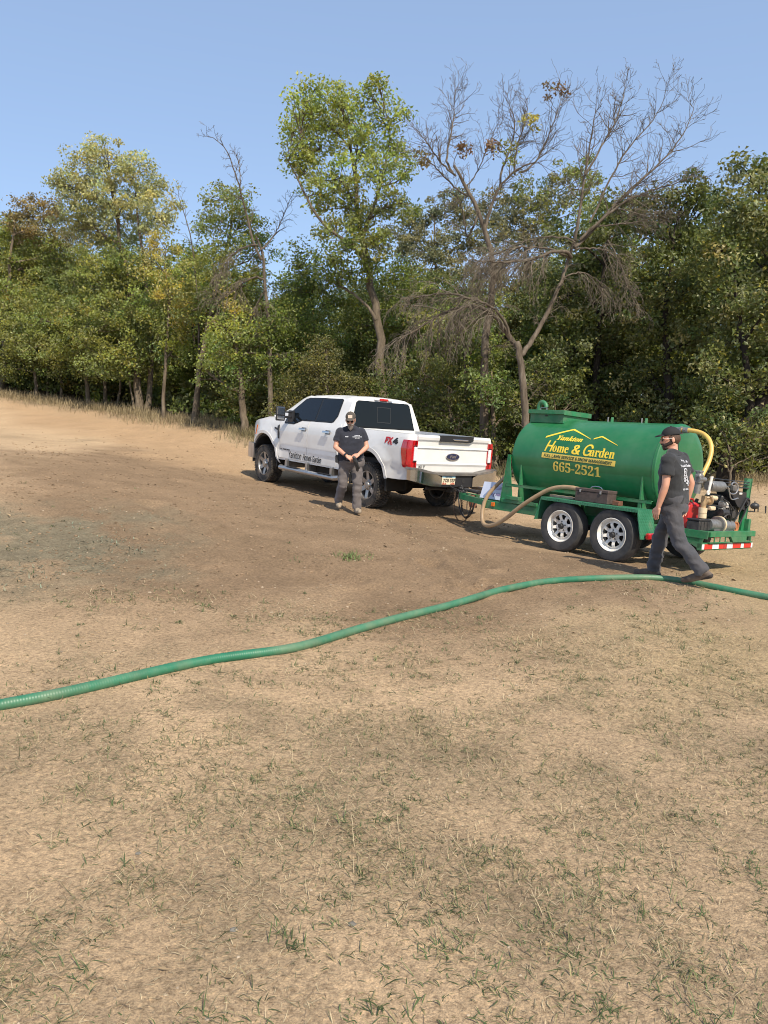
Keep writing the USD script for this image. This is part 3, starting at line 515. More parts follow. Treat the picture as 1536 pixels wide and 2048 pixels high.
# saddles and frame
for s in (1, -1):
    part(trailer, 'frame_rail', rbox((-1.47, s*.60, .41), (2.26, s*.66, .535), .006), gt)
    part(trailer, 'tongue', hull([(x, y*s, z) for x, y0, y1 in ((2.15, .66, .60), (3.36, .09, .03)) for y in (y0, y1) for z in (.44, .535)]), gt)
    part(trailer, 'side_rail', cat_([rbox((-.75, s*.615, .83), (1.78, s*.66, .843), .003), rbox((-.75, s*.65, .80), (1.78, s*.66, .843), .003)]), gt)
    part(trailer, 'lower_rail', rbox((1.12, s*.64, .548), (1.83, s*.68, .60), .004), gt)
    for x in (.30, -.60): part(trailer, 'rail_post', rbox((x, s*.62, .535), (x+.05, s*.655, .83), .004), gt)
    part(trailer, 'tank_gusset', hull([(1.755, s*.655, 1.27), (1.775, s*.655, 1.27), (1.855, s*.655, .535), (1.62, s*.655, .535), (1.755, s*.64, 1.27), (1.775, s*.64, 1.27), (1.855, s*.64, .535), (1.62, s*.64, .535)]), gt)
    part(trailer, 'gusset_flange', hull([(1.775, s*.66, 1.29), (1.775, s*.58, 1.29), (1.86, s*.66, .535), (1.86, s*.58, .535), (1.79, s*.66, 1.29), (1.79, s*.58, 1.29), (1.875, s*.66, .535), (1.875, s*.58, .535)]), gt)
    part(trailer, 'gusset_foot', rbox((1.46, s*.62, .60), (1.72, s*.70, .655), .005), gt)
for x in (-1.0, -.4, .4, 1.2, 1.9): part(trailer, 'cross_member', rbox((x, -.60, .42), (x+.06, .60, .52), .004), gt)
for x0 in (1.55, -.55):
    sd = sg.box(-.60, .535, .60, 1.15).difference(sg.Point(0, TZ).buffer(TR+.002)); part(trailer, 'tank_saddle', ext(sd, x0, x0+.02, 'yz'), gt)
sk = sg.box(-.60, .535, .60, .83).difference(sg.Point(0, TZ).buffer(TR+.002)); part(trailer, 'tank_saddle', ext(sk, .45, .47, 'yz'), gt)
part(trailer, 'deck', rbox((-1.46, -.60, .525), (-.72, .60, .54), .003), gt)
part(trailer, 'tongue_deck', rbox((1.88, -.45, .538), (2.5, .45, .548), .002), gt)
M['tread_plate'] = usdkit.material(stage, '/World/Looks/tread_plate', {
    'g': ('texture_coordinate', {}), 'mp': ('mapping', dict(rotation=(0, 0, .78), scale=(1, 1, 1))), 'c': ('wave_texture', dict(scale=11., distortion=0.)), 'mq': ('mapping', dict(rotation=(0, .6, -.78))), 'c2': ('wave_texture', dict(scale=11., distortion=0.)),
    'mx': ('math', dict(math_type='multiply')), 'r': ('rgb_ramp', {'ramp': [(.25, (0, 0, 0)), (.5, (1, 1, 1))]}), 'b': ('bump', dict(strength=1., distance=.006)), 'n': ('noise_texture', dict(scale=5., detail=6.)), 'rc': ('rgb_ramp', {'ramp': [(.3, (.022, .15, .075)), (.6, (.04, .19, .10)), (.8, (.13, .21, .13))]}), 'p': ('principled_bsdf', dict(roughness=.45))},
    [('g.object', 'mp.vector'), ('g.object', 'mq.vector'), ('mp.vector', 'c.vector'), ('mq.vector', 'c2.vector'), ('c.fac', 'mx.value1'), ('c2.fac', 'mx.value2'), ('mx.value', 'r.fac'), ('r.color', 'b.height'), ('b.normal', 'p.normal'), ('g.object', 'n.vector'), ('n.fac', 'rc.fac'), ('rc.color', 'p.base_color')], surface='p.BSDF')
for s in (1, -1):
    fe = part(trailer, 'fender', rbox((-.775, s*.66, .722), (.775, s*1.005, .734), .003), M['tread_plate'])
    part(fe, 'skirt', rbox((-.775, s*1.0, .690), (.775, s*1.008, .733), .002), M['tread_plate'])
    part(fe, 'front_plate', hull([(.770, s*.66, .733), (.770, s*1.006, .733), (.86, s*.66, .40), (.86, s*1.006, .40), (.782, s*.66, .733), (.782, s*1.006, .733), (.872, s*.66, .40), (.872, s*1.006, .40)]), M['tread_plate'])
    part(fe, 'rear_plate', hull([(-.770, s*.66, .733), (-.770, s*1.006, .733), (-.86, s*.66, .36), (-.86, s*1.006, .36), (-.782, s*.66, .733), (-.782, s*1.006, .733), (-.872, s*.66, .36), (-.872, s*1.006, .36)]), M['tread_plate'])
    part(trailer, 'tail_lamp', rbox((-.95, s*.70, .36), (-.875, s*.93, .445), .02), M['red_lens'])
    part(trailer, 'marker_lamp', rbox((1.96, s*.66, .455), (2.03, s*.685, .52), .006), M['amber'])
# rear of the frame
part(trailer, 'rear_sill', rbox((-1.53, -.66, .478), (-1.47, .52, .548), .004), gt)
part(trailer, 'rear_beam', rbox((-1.50, -.66, .31), (-1.44, .66, .40), .004), gt)
part(trailer, 'side_channel', cat_([rbox((-1.57, .60, .545), (-1.0, .66, .555), .003), rbox((-1.57, .655, .46), (-1.0, .665, .555), .003)]), gt)
part(trailer, 'corner_bracket', hull([(-1.50, .66, .55), (-1.50, .60, .55), (-1.50, .66, .34), (-1.44, .66, .34), (-1.25, .66, .42), (-1.25, .66, .55)]), gt)
part(trailer, 'light_guard', cat_([cyl((-1.52, y, .40), (-1.52, y, .485), .008, 6) for y in (.40, .26, .12, -.30, -.55)] + [rbox((-1.53, -.60, .40), (-1.50, .52, .412), .002)]), gt)
part(trailer, 'step_plate', hull([(-1.54, .02, .48), (-1.54, -.40, .48), (-1.54, -.05, .41), (-1.54, -.40, .41), (-1.50, .02, .48), (-1.50, -.40, .48), (-1.50, -.05, .41), (-1.50, -.40, .41)]), gt)
y = .655
for k, (w, red) in enumerate(((.05, 0), (.20, 1), (.16, 0), (.12, 1), (.09, 2), (.15, 0), (.22, 1), (.08, 0), (.20, 1), (.04, 0))):
    w *= 1.0; part(trailer, 'reflective_tape', rbox((-1.508, y, .325), (-1.501, max(y-w, -.66), .388), .001), M['red_lens'] if red == 2 else M['red_tape'] if red else M['white_tape']); y -= w
post = hull([(-1.40+dx, yy, z) for (ya, yb, z) in ((-.50, -.60, .47), (-.545, -.63, 1.16)) for yy in (ya, yb) for dx in (0, .05)] + [(-1.40, -.64, 1.235), (-1.35, -.64, 1.235)])
part(trailer, 'corner_post', post, gt); part(trailer, 'post_flange', hull([(-1.41, -.60, .47), (-1.30, -.61, .47), (-1.41, -.645, 1.24), (-1.30, -.645, 1.24), (-1.41, -.592, .47), (-1.30, -.60, .47), (-1.41, -.635, 1.24), (-1.30, -.635, 1.24)]), gt)
part(trailer, 'sill_end', rbox((-1.46, -.64, .54), (-1.40, -.58, .70), .004), gt)
# wheels
def trailer_wheel(x, s):
    y0 = s*.885; off = lambda m: trimesh.Trimesh(m.vertices*[1, s, 1]+[x, y0, .355], m.faces if s > 0 else m.faces[:, ::-1], process=False)
    ty = [(.212, -.075), (.225, -.095), (.28, -.108), (.325, -.104), (.348, -.082), (.356, -.05), (.352, -.047), (.352, -.043), (.3565, -.04), (.358, 0), (.3565, .04), (.352, .043), (.352, .047), (.356, .05), (.348, .082), (.334, .097), (.325, .104), (.322, .103), (.28, .108), (.232, .098), (.225, .095), (.212, .075)]
    rim = [(.222, .096), (.226, .088), (.215, .07), (.205, .055), (.198, .02), (.195, -.09), (.188, -.09), (.190, .018), (.178, .03), (.165, .035), (.165, .043), (.185, .04), (.198, .062), (.210, .09), (.216, .099)]
    wh = part(trailer, 'wheel', off(lathe(rim, 64)), M['white_steel'], smooth=30)
    part(wh, 'tyre', off(lathe(ty, 72)), M['trailer_rubber'], smooth=30)
    dsk = sg.Point(0, 0).buffer(.172, 48)
    for k in range(8):
        a = k*np.pi/4+.2; P = [(r*np.cos(a)-t*np.sin(a), r*np.sin(a)+t*np.cos(a)) for r, t in ((.098, 0.012), (.098, -.012), (.150, -.036), (.156, -.02), (.156, .02), (.150, .036))]; dsk = dsk.difference(sg.Polygon(P).buffer(.004))
    dsk = dsk.difference(sg.Point(0, 0).buffer(.042)); m = fine(ext(dsk, .040, .048), .035); v = m.vertices; r = np.hypot(v[:, 0], v[:, 2]); m.vertices = np.stack([v[:, 0], v[:, 1]+.024*np.clip((r-.09)/.05, 0, 1)*np.clip((.175-r)/.03, 0, 1) + .012*np.clip((.08-r)/.02, 0, 1), v[:, 2]], 1); m.fix_normals()
    part(wh, 'disc', off(m), M['white_steel'], smooth=35)
    part(wh, 'hub', off(lathe([(0, .10), (.028, .10), (.036, .092), (.036, .02), (0, .02)], 20, closed=False)), M['engine_black'], smooth=35)
    for a in np.arange(5)*2*np.pi/5+.3: part(wh, 'lug_nut', off(cyl((.062*np.cos(a), .03, .062*np.sin(a)), (.062*np.cos(a), .062, .062*np.sin(a)), .011, 6)), M['engine_black'])
    part(wh, 'drum', off(lathe([(0, .0), (.155, .0), (.16, -.06), (0, -.06)], 32, closed=False)), ub)
for x in (.42, -.42):
    for s in (1, -1): trailer_wheel(x, s)
    part(trailer, 'axle', cyl((x, -.85, .355), (x, .85, .355), .035, 10), ub)
for s in (1, -1): part(trailer, 'leaf_spring', cat_([tube(spline([(x-.32, s*.63, .40), (x, s*.63, .30), (x+.32, s*.63, .40)], 10), .028, 6) for x in (.42, -.42)] + [rbox((-.06, s*.60, .36), (.06, s*.66, .50))]), ub, kind='stuff')
# coupler, jack, chains and cables
part(trailer, 'coupler', cat_([rbox((3.30, -.045, .53), (3.50, .045, .60), .02), tri(m3.Manifold.sphere(.05, 20).translate((3.42, .01, .575))), cyl((3.36, 0, .59), (3.40, 0, .67), .012, 8)]), M['engine_black'])
part(trailer, 'tongue_plate', rbox((3.08, -.12, .537), (3.32, .12, .552), .003), gt)
part(trailer, 'jack', cat_([cyl((3.24, .05, .615), (2.95, .05, .60), .033, 16), cyl((2.95, .05, .60), (2.90, .05, .598), .04, 16), cyl((3.2, .05, .62), (3.2, .16, .62), .012, 8)]), M['engine_black'])
part(trailer, 'rusty_jack_foot', hull([(3.00+dx+dz*.3, .10+dy, .43+dz) for dx in (-.045, .045) for dy in (-.05, .05) for dz in (-.10, .11)]), M['rust'])
for pts, r, m, n in (([(3.45, .10, .58), (3.42, .12, .35), (3.34, .13, .13), (3.18, .14, .05), (3.04, .14, .16), (2.98, .14, .42)], .012, 'chain', 'safety_chain'), ([(3.45, -.08, .57), (3.36, -.02, .30), (3.25, 0, .12), (3.1, .02, .18), (3.05, .02, .45)], .012, 'chain', 'safety_chain'),
                     ([(3.53, -.10, .66), (3.44, .02, .60), (3.30, .14, .44), (3.14, .2, .20), (3.02, .2, .16), (2.93, .17, .28), (2.90, .12, .50)], .011, 'cable', 'wiring_cable'), ([(3.56, .16, .72), (3.46, .14, .62), (3.36, .1, .58), (3.20, .15, .30), (3.06, .17, .13), (2.98, .16, .30), (2.97, .1, .50)], .009, 'cable', 'wiring_cable'), ([(3.47, 0, .60), (3.3, .1, .66), (3.12, .12, .55), (3.08, .14, .30), (3.0, .15, .22), (2.92, .13, .40)], .008, 'cable', 'wiring_cable')):
    p = spline(pts, 60)
    if m == 'chain':
        L = np.r_[0, np.cumsum(np.linalg.norm(np.diff(p, axis=0), axis=1))]; n_ = int(L[-1]/.026); links = []
        for k in range(n_):
            c = [np.interp((k+.5)*.026, L, p[:, i]) for i in range(3)]; c2 = [np.interp((k+.9)*.026, L, p[:, i]) for i in range(3)]; t = np.subtract(c2, c); t /= np.linalg.norm(t)+1e-9
            u = np.cross(t, [0, 1, 0] if k % 2 else [0, .1, 1]); u /= np.linalg.norm(u)+1e-9; a = np.arange(8)*np.pi/4
            ring = np.array(c) + .020*np.cos(a)[:, None]*t + .012*np.sin(a)[:, None]*u; links.append(tube(np.vstack([ring, ring[:1]]), .0042, 4, caps=False))
        part(trailer, n, cat_(links), M[m], kind='stuff')
    else: part(trailer, n, tube(p, r, 8), M[m], smooth=40)
# pump and engine
eb, cast = M['engine_black'], M['cast']
eng = part(trailer, 'engine', cat_([rbox((-1.36, -.48, .66), (-1.05, -.02, .86), .03), rbox((-1.33, -.40, .86), (-1.06, -.06, 1.0), .03)]), eb)
for k in range(7): part(eng, 'cooling_fin', rbox((-1.375, .0-.055*k-.03, .70), (-1.355, -.055*k+.0, .86), .003), eb)
part(eng, 'fan_shroud', cat_([hull([(-1.42, -.06, 1.08), (-1.42, -.50, 1.05), (-1.42, -.54, .80), (-1.42, -.30, .86), (-1.42, -.12, 1.0), (-1.2, -.06, 1.08), (-1.2, -.50, 1.05), (-1.2, -.54, .80), (-1.2, -.3, .86)])]), M['black_plastic'])
part(eng, 'hood_plate', rbox((-1.42, -.56, 1.10), (-1.05, -.06, 1.115), .004), eb)
for z in (1.15, 1.185): part(eng, 'guard_rod', cyl((-1.40, -.58, z+.0), (-1.30, .30, z+.02), .007, 6), eb)
part(eng, 'air_filter', lathe([(0, .0), (.062, 0), (.07, .01), (.07, .30), (.055, .31), (0, .31)], 28, closed=False).apply_transform(trimesh.transformations.translation_matrix((-1.38, .08, 1.10))) if False else trimesh.Trimesh(lathe([(0, .22), (.06, .22), (.068, .21), (.068, -.10), (.055, -.11), (0, -.11)], 28, closed=False).vertices+[-1.36, .17, 1.105], lathe([(0, .22), (.06, .22), (.068, .21), (.068, -.10), (.055, -.11), (0, -.11)], 28, closed=False).faces, process=False), M['cast'], smooth=40)
part(eng, 'filter_cap', cyl((-1.36, .392, 1.105), (-1.36, .40, 1.105), .060, 24), M['grey_plastic'])
part(eng, 'frame_loop', tube(spline([(-1.44, -.02, 1.14), (-1.45, -.10, 1.17), (-1.46, -.16, 1.10), (-1.46, -.10, 1.03), (-1.45, .02, 1.04), (-1.45, .06, 1.09)], 24), .010, 8), M['brushed'])
part(eng, 'frame_loop', tube(spline([(-1.45, .10, 1.12), (-1.46, .04, 1.03), (-1.46, -.02, .96), (-1.46, -.14, .965), (-1.45, -.22, .97)], 24), .008, 8), M['brushed'])
part(eng, 'control_box', rbox((-1.46, -.20, 1.06), (-1.40, -.06, 1.14), .012), M['grey_plastic'])
part(eng, 'rating_plate', rbox((-1.385, -.13, .84), (-1.375, -.06, .915), .002), M['white_steel'])
part(eng, 'badge', rbox((-1.43, -.36, 1.02), (-1.42, -.29, 1.045), .002), M['white_steel'])
part(eng, 'carburettor', cat_([cyl((-1.40, .10, .88), (-1.40, .02, .88), .035, 16), cyl((-1.42, .06, .88), (-1.36, .06, .88), .045, 16), rbox((-1.42, .0, .76), (-1.36, .10, .84), .01)]), M['cast'])
part(eng, 'starter', cat_([cyl((-1.40, .10, .78), (-1.40, -.06, .78), .045, 16), cyl((-1.44, -.18, .76), (-1.40, -.18, .76), .05, 20)]), eb)
part(eng, 'hose', tube(spline([(-1.42, .10, .95), (-1.45, .0, .90), (-1.44, -.12, .84), (-1.43, -.24, .80)], 20), .010, 8), M['cable']); part(eng, 'hose', tube(spline([(-1.43, .12, .68), (-1.46, -.02, .76), (-1.44, -.10, .70), (-1.43, -.10, .58)], 20), .012, 8), M['cable'])
def pulley(c, r): return trimesh.Trimesh(lathe([(0, .022), (r*.35, .022), (r*.4, .008), (r*.75, .008), (r*.8, .02), (r, .022), (r*.92, 0), (r, -.022), (0, -.022)], 32, 'x', closed=False).vertices*[-1, 1, 1]+c, lathe([(0, .022), (r*.35, .022), (r*.4, .008), (r*.75, .008), (r*.8, .02), (r, .022), (r*.92, 0), (r, -.022), (0, -.022)], 32, 'x', closed=False).faces[:, ::-1], process=False)
M['orange_pulley'] = simple('orange_pulley', (.42, .16, .06), .6, var=.3, scale=20)
p0, p1 = np.array([-1.43, -.27, .595]), np.array([-1.43, -.52, .92])
part(trailer, 'drive_pulley', pulley(p0, .07), M['orange_pulley'], smooth=30); part(trailer, 'drive_pulley', pulley(p1, .05), eb, smooth=30)
d = (p1-p0)/np.linalg.norm(p1-p0); n_ = np.array([0, -d[2], d[1]])
belt = [p0 + .074*(np.cos(a)*n_ + np.sin(a)*-d) for a in np.linspace(0, np.pi, 14)] + [p1 + .054*(np.cos(a)*-n_ + np.sin(a)*d) for a in np.linspace(0, np.pi, 14)]; belt.append(belt[0])
part(trailer, 'drive_belt', tube(belt, .013, 6, caps=False), M['cable'])
part(trailer, 'pump', cat_([cyl((-1.40, .40, .62), (-1.40, -.20, .60), .075, 24), cyl((-1.40, .16, .62), (-1.40, .12, .62), .105, 28), rbox((-1.46, -.18, .54), (-1.30, .3, .57), .01)]), cast, smooth=40)
part(trailer, 'pump_clamp', trimesh.Trimesh(lathe([(.10, .015), (.112, .015), (.112, -.015), (.10, -.015)], 32).vertices+[-1.40, .12, .62], lathe([(.10, .015), (.112, .015), (.112, -.015), (.10, -.015)], 32).faces, process=False), M['cream'], smooth=40)
fl = part(trailer, 'filter_bowl', cyl((-1.36, .47, .70), (-1.36, .47, .755), .052, 20), M['cream'], smooth=40); part(fl, 'bowl_neck', cat_([cyl((-1.36, .47, .762), (-1.36, .47, .83), .052, 20), cyl((-1.36, .47, .755), (-1.36, .47, .762), .045, 20)]), M['cream'], smooth=40)
part(trailer, 'pump_manifold', cat_([cyl((-1.36, .47, .83), (-1.36, .47, .98), .034, 16), cyl((-1.36, .47, .90), (-1.36, .30, .92), .032, 16), cyl((-1.36, .36, .92), (-1.36, .33, .92), .058, 16)]), simple('brass', (.38, .26, .14), .5, .4, var=.4, scale=20), smooth=40)
part(trailer, 'discharge_pipe', cat_([cyl((-1.36, .30, .96), (-1.36, .18, .955), .03, 14), rbox((-1.39, .20, .80), (-1.33, .32, .85), .01), cyl((-1.36, .47, .955), (-1.36, .20, .97), .012, 8)]), M['cream'], smooth=40)
vl = part(trailer, 'valve', cat_([rbox((-1.36, .52, 1.12), (-1.27, .62, 1.25), .02), cyl((-1.31, .57, 1.0), (-1.31, .57, 1.28), .04, 16), rbox((-1.35, .53, 1.265), (-1.27, .61, 1.29), .006), cyl((-1.33, .62, 1.18), (-1.33, .46, 1.18), .035, 14)]), cast, smooth=30)
wr = sg.Point(0, 0).buffer(.032).difference(sg.Point(0, 0).buffer(.014)).union(sg.Polygon([(-.016, .02), (.016, .02), (.026, .20), (-.020, .20)])); wm = ext(wr, 0, .014, 'yz'); q = wm.vertices; wm.vertices = np.stack([-1.44-q[:, 0], .545-q[:, 1]-.18*q[:, 2], 1.03+q[:, 2]], 1); wm.fix_normals()
part(vl, 'lever', wm, M['white_steel'])
part(trailer, 'rear_mast', cat_([rbox((-.80, .30, .54), (-.77, .34, 1.24), .003), rbox((-.80, .16, .54), (-.77, .20, 1.30), .003), rbox((-.80, .16, 1.30), (-.77, .34, 1.33), .003)]), gt)
part(trailer, 'control_panel', hull([(-1.12, .44, 1.06), (-1.12, .32, 1.07), (-1.10, .46, .70), (-1.10, .33, .70), (-1.10, .44, 1.06), (-1.10, .32, 1.07), (-1.08, .46, .70), (-1.08, .33, .70)]), M['grey_plastic'])
# yellow return hose from the tank top to the valve
yh = spline([(-.755, .22, 1.795), (-.90, .22, 1.80), (-1.08, .23, 1.775), (-1.21, .26, 1.70), (-1.285, .30, 1.58), (-1.31, .36, 1.44), (-1.315, .44, 1.32), (-1.32, .53, 1.20), (-1.33, .55, 1.15)], 60)
part(trailer, 'return_hose', tube(yh, .028, 16), M['yellow_hose'], smooth=40)
part(trailer, 'hose_coupling', cat_([cyl((-.72, .22, 1.793), (-.79, .22, 1.796), .042, 16), cyl((-.79, .22, 1.796), (-.81, .22, 1.797), .052, 16), cyl((-.83, .22, 1.797), (-.90, .22, 1.800), .039, 16), cyl((-.85, .17, 1.80), (-.85, .27, 1.80), .012, 8)]), cast, smooth=40)

# ------------------------------------------------------------------ things lying on the trailer
def on_trailer(name, label, cat): return thing(name, label, cat, TL_R, TL_T)
o = on_trailer('toolbox', 'worn dark brown toolbox on the green trailer fender', 'toolbox')
part(o, 'box', rbox((-.25, .70, .737), (.28, .90, .875), .006), M['wood_box']); part(o, 'lid', rbox((-.255, .695, .878), (.285, .905, .918), .006), M['wood_box'])
part(o, 'handle', tube(spline([(-.08, .80, .915), (-.06, .80, .945), (.06, .80, .95), (.10, .80, .915)], 12), .008, 6), M['chrome'])
for x in (-.15, .18): part(o, 'latch', rbox((x, .903, .86), (x+.03, .912, .90), .003), M['brushed'])
o = single('brick', rbox((0, 0, 0), (.1, .1, .06), .004).apply_transform(np.vstack([np.c_[TL_R, tlw(-.40, .76, .736)], [0, 0, 0, 1]])), M['rust'], 'small red-brown block on the fender behind the brown toolbox', 'block')
o = single('board_offcut', rbox((0, 0, 0), (.42, .09, .03), .003).apply_transform(np.vstack([np.c_[TL_R, tlw(.40, .68, .736)], [0, 0, 0, 1]])), M['pale_wood'], 'short pale board lying on the fender ahead of the toolbox', 'board')
o = on_trailer('fuel_can', 'red plastic fuel can standing behind the walking man', 'fuel can')
cn = tri(man_of(hull([(x, y, z) for x in (-1.24, -1.08) for y in (.26, .58) for z in (.545, .84)] + [(-1.2, .42, .885), (-1.12, .42, .885), (-1.2, .30, .87), (-1.12, .30, .87)])).refine_to_length(.03)); cn = trimesh.smoothing.filter_taubin(cn, iterations=8)
part(o, 'body', cn, M['red_can'], smooth=40); part(o, 'spout', cyl((-1.16, .30, .86), (-1.16, .27, .92), .022, 12), M['black_plastic']); part(o, 'handle', tube(spline([(-1.16, .50, .86), (-1.16, .48, .91), (-1.16, .38, .915), (-1.16, .35, .87)], 12), .012, 8), M['red_can'])
o = on_trailer('battery', 'black battery box standing on the rear corner of the trailer', 'battery')
part(o, 'case', rbox((-1.44, .40, .545), (-1.27, .66, .665), .008), M['engine_black']); part(o, 'lid', rbox((-1.445, .395, .667), (-1.265, .665, .692), .008), M['black_plastic'])
for yv in (.45, .53, .61): part(o, 'rib', rbox((-1.446, yv, .56), (-1.44, yv+.012, .66), .002), M['engine_black'])
o = on_trailer('sign_board', 'pale blue sign board leaning upside down at the front of the trailer', 'sign')
sgn = hull([(1.92, .50, .552), (2.46, .50, .552), (1.92, .42, .835), (2.46, .42, .815), (1.92, .495, .552), (2.46, .495, .552), (1.92, .415, .835), (2.46, .415, .815)]); part(o, 'panel', sgn, M['sign_face'])
def on_sign(t, h, x, z, m, xs=1., bold=0):
    L = lettering(t, h, .002, 'serif', 0, xs, bold); q = L.vertices; xx = x+q[:, 0]; zz = z-q[:, 1]; L.vertices = np.stack([xx, .50-(zz-.552)*.283+.0015+q[:, 2], zz], 1); L.fix_normals(); return part(o, 'lettering', L, m)
on_sign('Home Fair', .062, 1.95, .655, M['purple_print'], .85)
for z, w in ((.715, .30), (.735, .34), (.755, .28), (.79, .12)): part(o, 'text_line', hull([(1.95+.0, .50-(z-.552)*.283+.002, z), (1.95+w, .50-(z-.552)*.283+.002, z), (1.95, .50-(z+.008-.552)*.283+.002, z+.008), (1.95+w, .50-(z+.008-.552)*.283+.002, z+.008), (1.95, .498-(z-.552)*.283, z), (1.95+w, .498-(z+.008-.552)*.283, z+.008)]), M['purple_print'])
# tan suction hose hanging in a loop from the front of the tank to the toolbox
th_ = spline([(.30, .80, .89), (.56, .81, .895), (.78, .83, .84), (.95, .85, .745), (1.12, .87, .63), (1.32, .88, .48), (1.50, .87, .34), (1.70, .85, .225), (1.90, .81, .16), (2.08, .76, .18), (2.17, .71, .34), (2.17, .66, .55), (2.10, .58, .73), (1.97, .46, .93), (1.86, .33, 1.06)], 110)
single('tan_hose', tube(np.array([tlw(*p) for p in th_]), .031*(1+.02*np.cos(np.arange(110)*2.2)), 16), M['tan_hose'], 'tan suction hose hanging in a loop beside the trailer tongue', 'hose', smooth=40)
# ------------------------------------------------------------------ trees
leaf_mat = usdkit.material(stage, '/World/Looks/leaf', {
    'a': ('attribute', dict(attribute='tint')), 'g': ('geometry', {}), 'hs': ('hsv', dict(saturation=.72, value=1.25)), 'mx': ('mix_color', {}),
    'p': ('principled_bsdf', dict(roughness=.45, specular_ior_level=.32)), 't': ('translucent_bsdf', {}), 'ht': ('hsv', dict(hue=.49, saturation=1.15, value=1.1)), 'm': ('mix_closure', dict(fac=.32))},
    [('a.color', 'hs.color'), ('a.color', 'mx.a'), ('hs.color', 'mx.b'), ('g.backfacing', 'mx.fac'), ('mx.result', 'p.base_color'), ('a.color', 'ht.color'), ('ht.color', 't.color'), ('p.BSDF', 'm.closure1'), ('t.BSDF', 'm.closure2')], surface='m.closure')
def bark(name, c1, c2, c3):
    return usdkit.material(stage, '/World/Looks/'+name, {'g': ('geometry', {}), 'mp': ('mapping', dict(scale=(1., 1., .25))), 'n': ('noise_texture', dict(scale=9., detail=6., roughness=.65)), 'n2': ('noise_texture', dict(scale=1.3, detail=4.)), 'r': ('rgb_ramp', {'ramp': [(.3, c1), (.55, c2), (.75, c3)]}), 'b': ('bump', dict(strength=1., distance=.03)), 'p': ('principled_bsdf', dict(roughness=.9, specular_ior_level=.2))},
        [('g.position', 'mp.vector'), ('mp.vector', 'n.vector'), ('n.fac', 'r.fac'), ('r.color', 'p.base_color'), ('n.fac', 'b.height'), ('b.normal', 'p.normal')], surface='p.BSDF')
BARK = bark('bark', (.07, .054, .038), (.155, .122, .085), (.26, .215, .16)); BARK_DARK = bark('bark_dark', (.018, .014, .011), (.038, .030, .023), (.065, .053, .042)); BARK_TWIG = bark('bark_twig', (.10, .080, .058), (.165, .136, .102), (.24, .205, .155)); BARK_DEAD = bark('bark_dead', (.062, .048, .034), (.135, .108, .080), (.22, .185, .145))
def leaves(centres, normals, L, W, tint, r):
    """folded leaves: four corners and two triangles each, crease along the midrib"""
    n = len(centres); a = r.normal(size=(n, 3)); a -= (a*normals).sum(1, keepdims=True)*normals; a /= np.linalg.norm(a, axis=1, keepdims=True)+1e-9; b = np.cross(normals, a)
    L = (L*(.7+.6*r.random(n)))[:, None]; W = (W*(.7+.6*r.random(n)))[:, None]; f = normals*W*.22
    v = np.stack([centres-a*L*.5, centres+b*W*.5+f, centres+a*L*.5, centres-b*W*.5+f], 1).reshape(-1, 3); k = np.arange(n)*4
    F = np.vstack([np.stack([k, k+2, k+1], 1), np.stack([k, k+3, k+2], 1)]); return v, F, np.repeat(tint, 4, 0)
def rdir(n, r):
    d = r.normal(size=(n, 3)); return d/np.linalg.norm(d, axis=1, keepdims=True)
HUES = dict(green=(.150, .195, .036), deep=(.118, .142, .034), olive=(.205, .230, .048), pale=(.36, .365, .14), yellow=(.38, .33, .062), lime=(.275, .325, .060), brown=(.225, .178, .064), grey=(.185, .185, .085), cedar=(.135, .130, .032), rust=(.21, .13, .06))
def crown(lobes, dens=1., leaf=.11, per=44, clump=.30, seed=0, shell=2.6, up=.35, tips=0.):
    """lobes: (centre, (rx, ry, rz), hue, density). Returns leaf mesh arrays and the clump centres of each lobe"""
    r = np.random.default_rng(seed); V, F, T, cl, n0 = [], [], [], [], 0
    for c, rad, hue, dn in lobes:
        rad = np.asarray(rad, float); k = max(5, int(40*dn*dens*(rad[0]*rad[2]+rad[0]*rad[1]+rad[1]*rad[2])/3.*(.11/leaf)**.6)); d = rdir(k, r); q = r.random(k)**(1/shell)
        cc = c + d*rad*(q*(.86+.28*r.random(k)))[:, None]; cl.append(cc)
        m = per; sz = clump*(.6+.8*r.random(k)); off = rdir(k*m, r)*(r.random(k*m)**.45)[:, None]*np.repeat(sz, m)[:, None]*[1.1, 1.1, .75]
        p = np.repeat(cc, m, 0)+off
        nrm = rdir(k*m, r) + np.array([0, 0, up]) + .45*np.repeat(d, m, 0); nrm /= np.linalg.norm(nrm, axis=1, keepdims=True)+1e-9
        base = np.where(np.repeat(r.random(k) < tips, m)[:, None], np.array(HUES['pale'])*.8, np.array(HUES[hue])); tone = np.repeat(.78+.5*r.random(k), m)*(.8+.4*r.random(k*m)); sh = np.repeat(r.normal(0, .07, (k, 1)), m, 0)
        t = base*tone[:, None]; t = t*(1+np.c_[sh, sh*.2, -sh*.5]*1.6)
        odd = r.random(k*m) < .03; t[odd] = np.array(HUES['yellow'])*(.7+.4*r.random((odd.sum(), 1)))
        v, f, tt = leaves(p, nrm, leaf, leaf*.62, np.clip(t, .008, .7), r); V.append(v); F.append(f+n0); T.append(tt); n0 += len(v)
    return np.vstack(V), np.vstack(F), np.vstack(T), cl
def limb(p0, p1, r0, r1, r, bend=.12, n=7, sides=6):
    p0, p1 = np.asarray(p0, float), np.asarray(p1, float); L = np.linalg.norm(p1-p0); mid = (p0+p1)/2+r.normal(size=3)*L*bend+[0, 0, L*.06]
    t = np.linspace(0, 1, n)[:, None]; p = (1-t)**2*p0+2*t*(1-t)*mid+t*t*p1; p[1:-1] += r.normal(size=(n-2, 3))*L*.012
    return p, np.linspace(r0, r1, n)
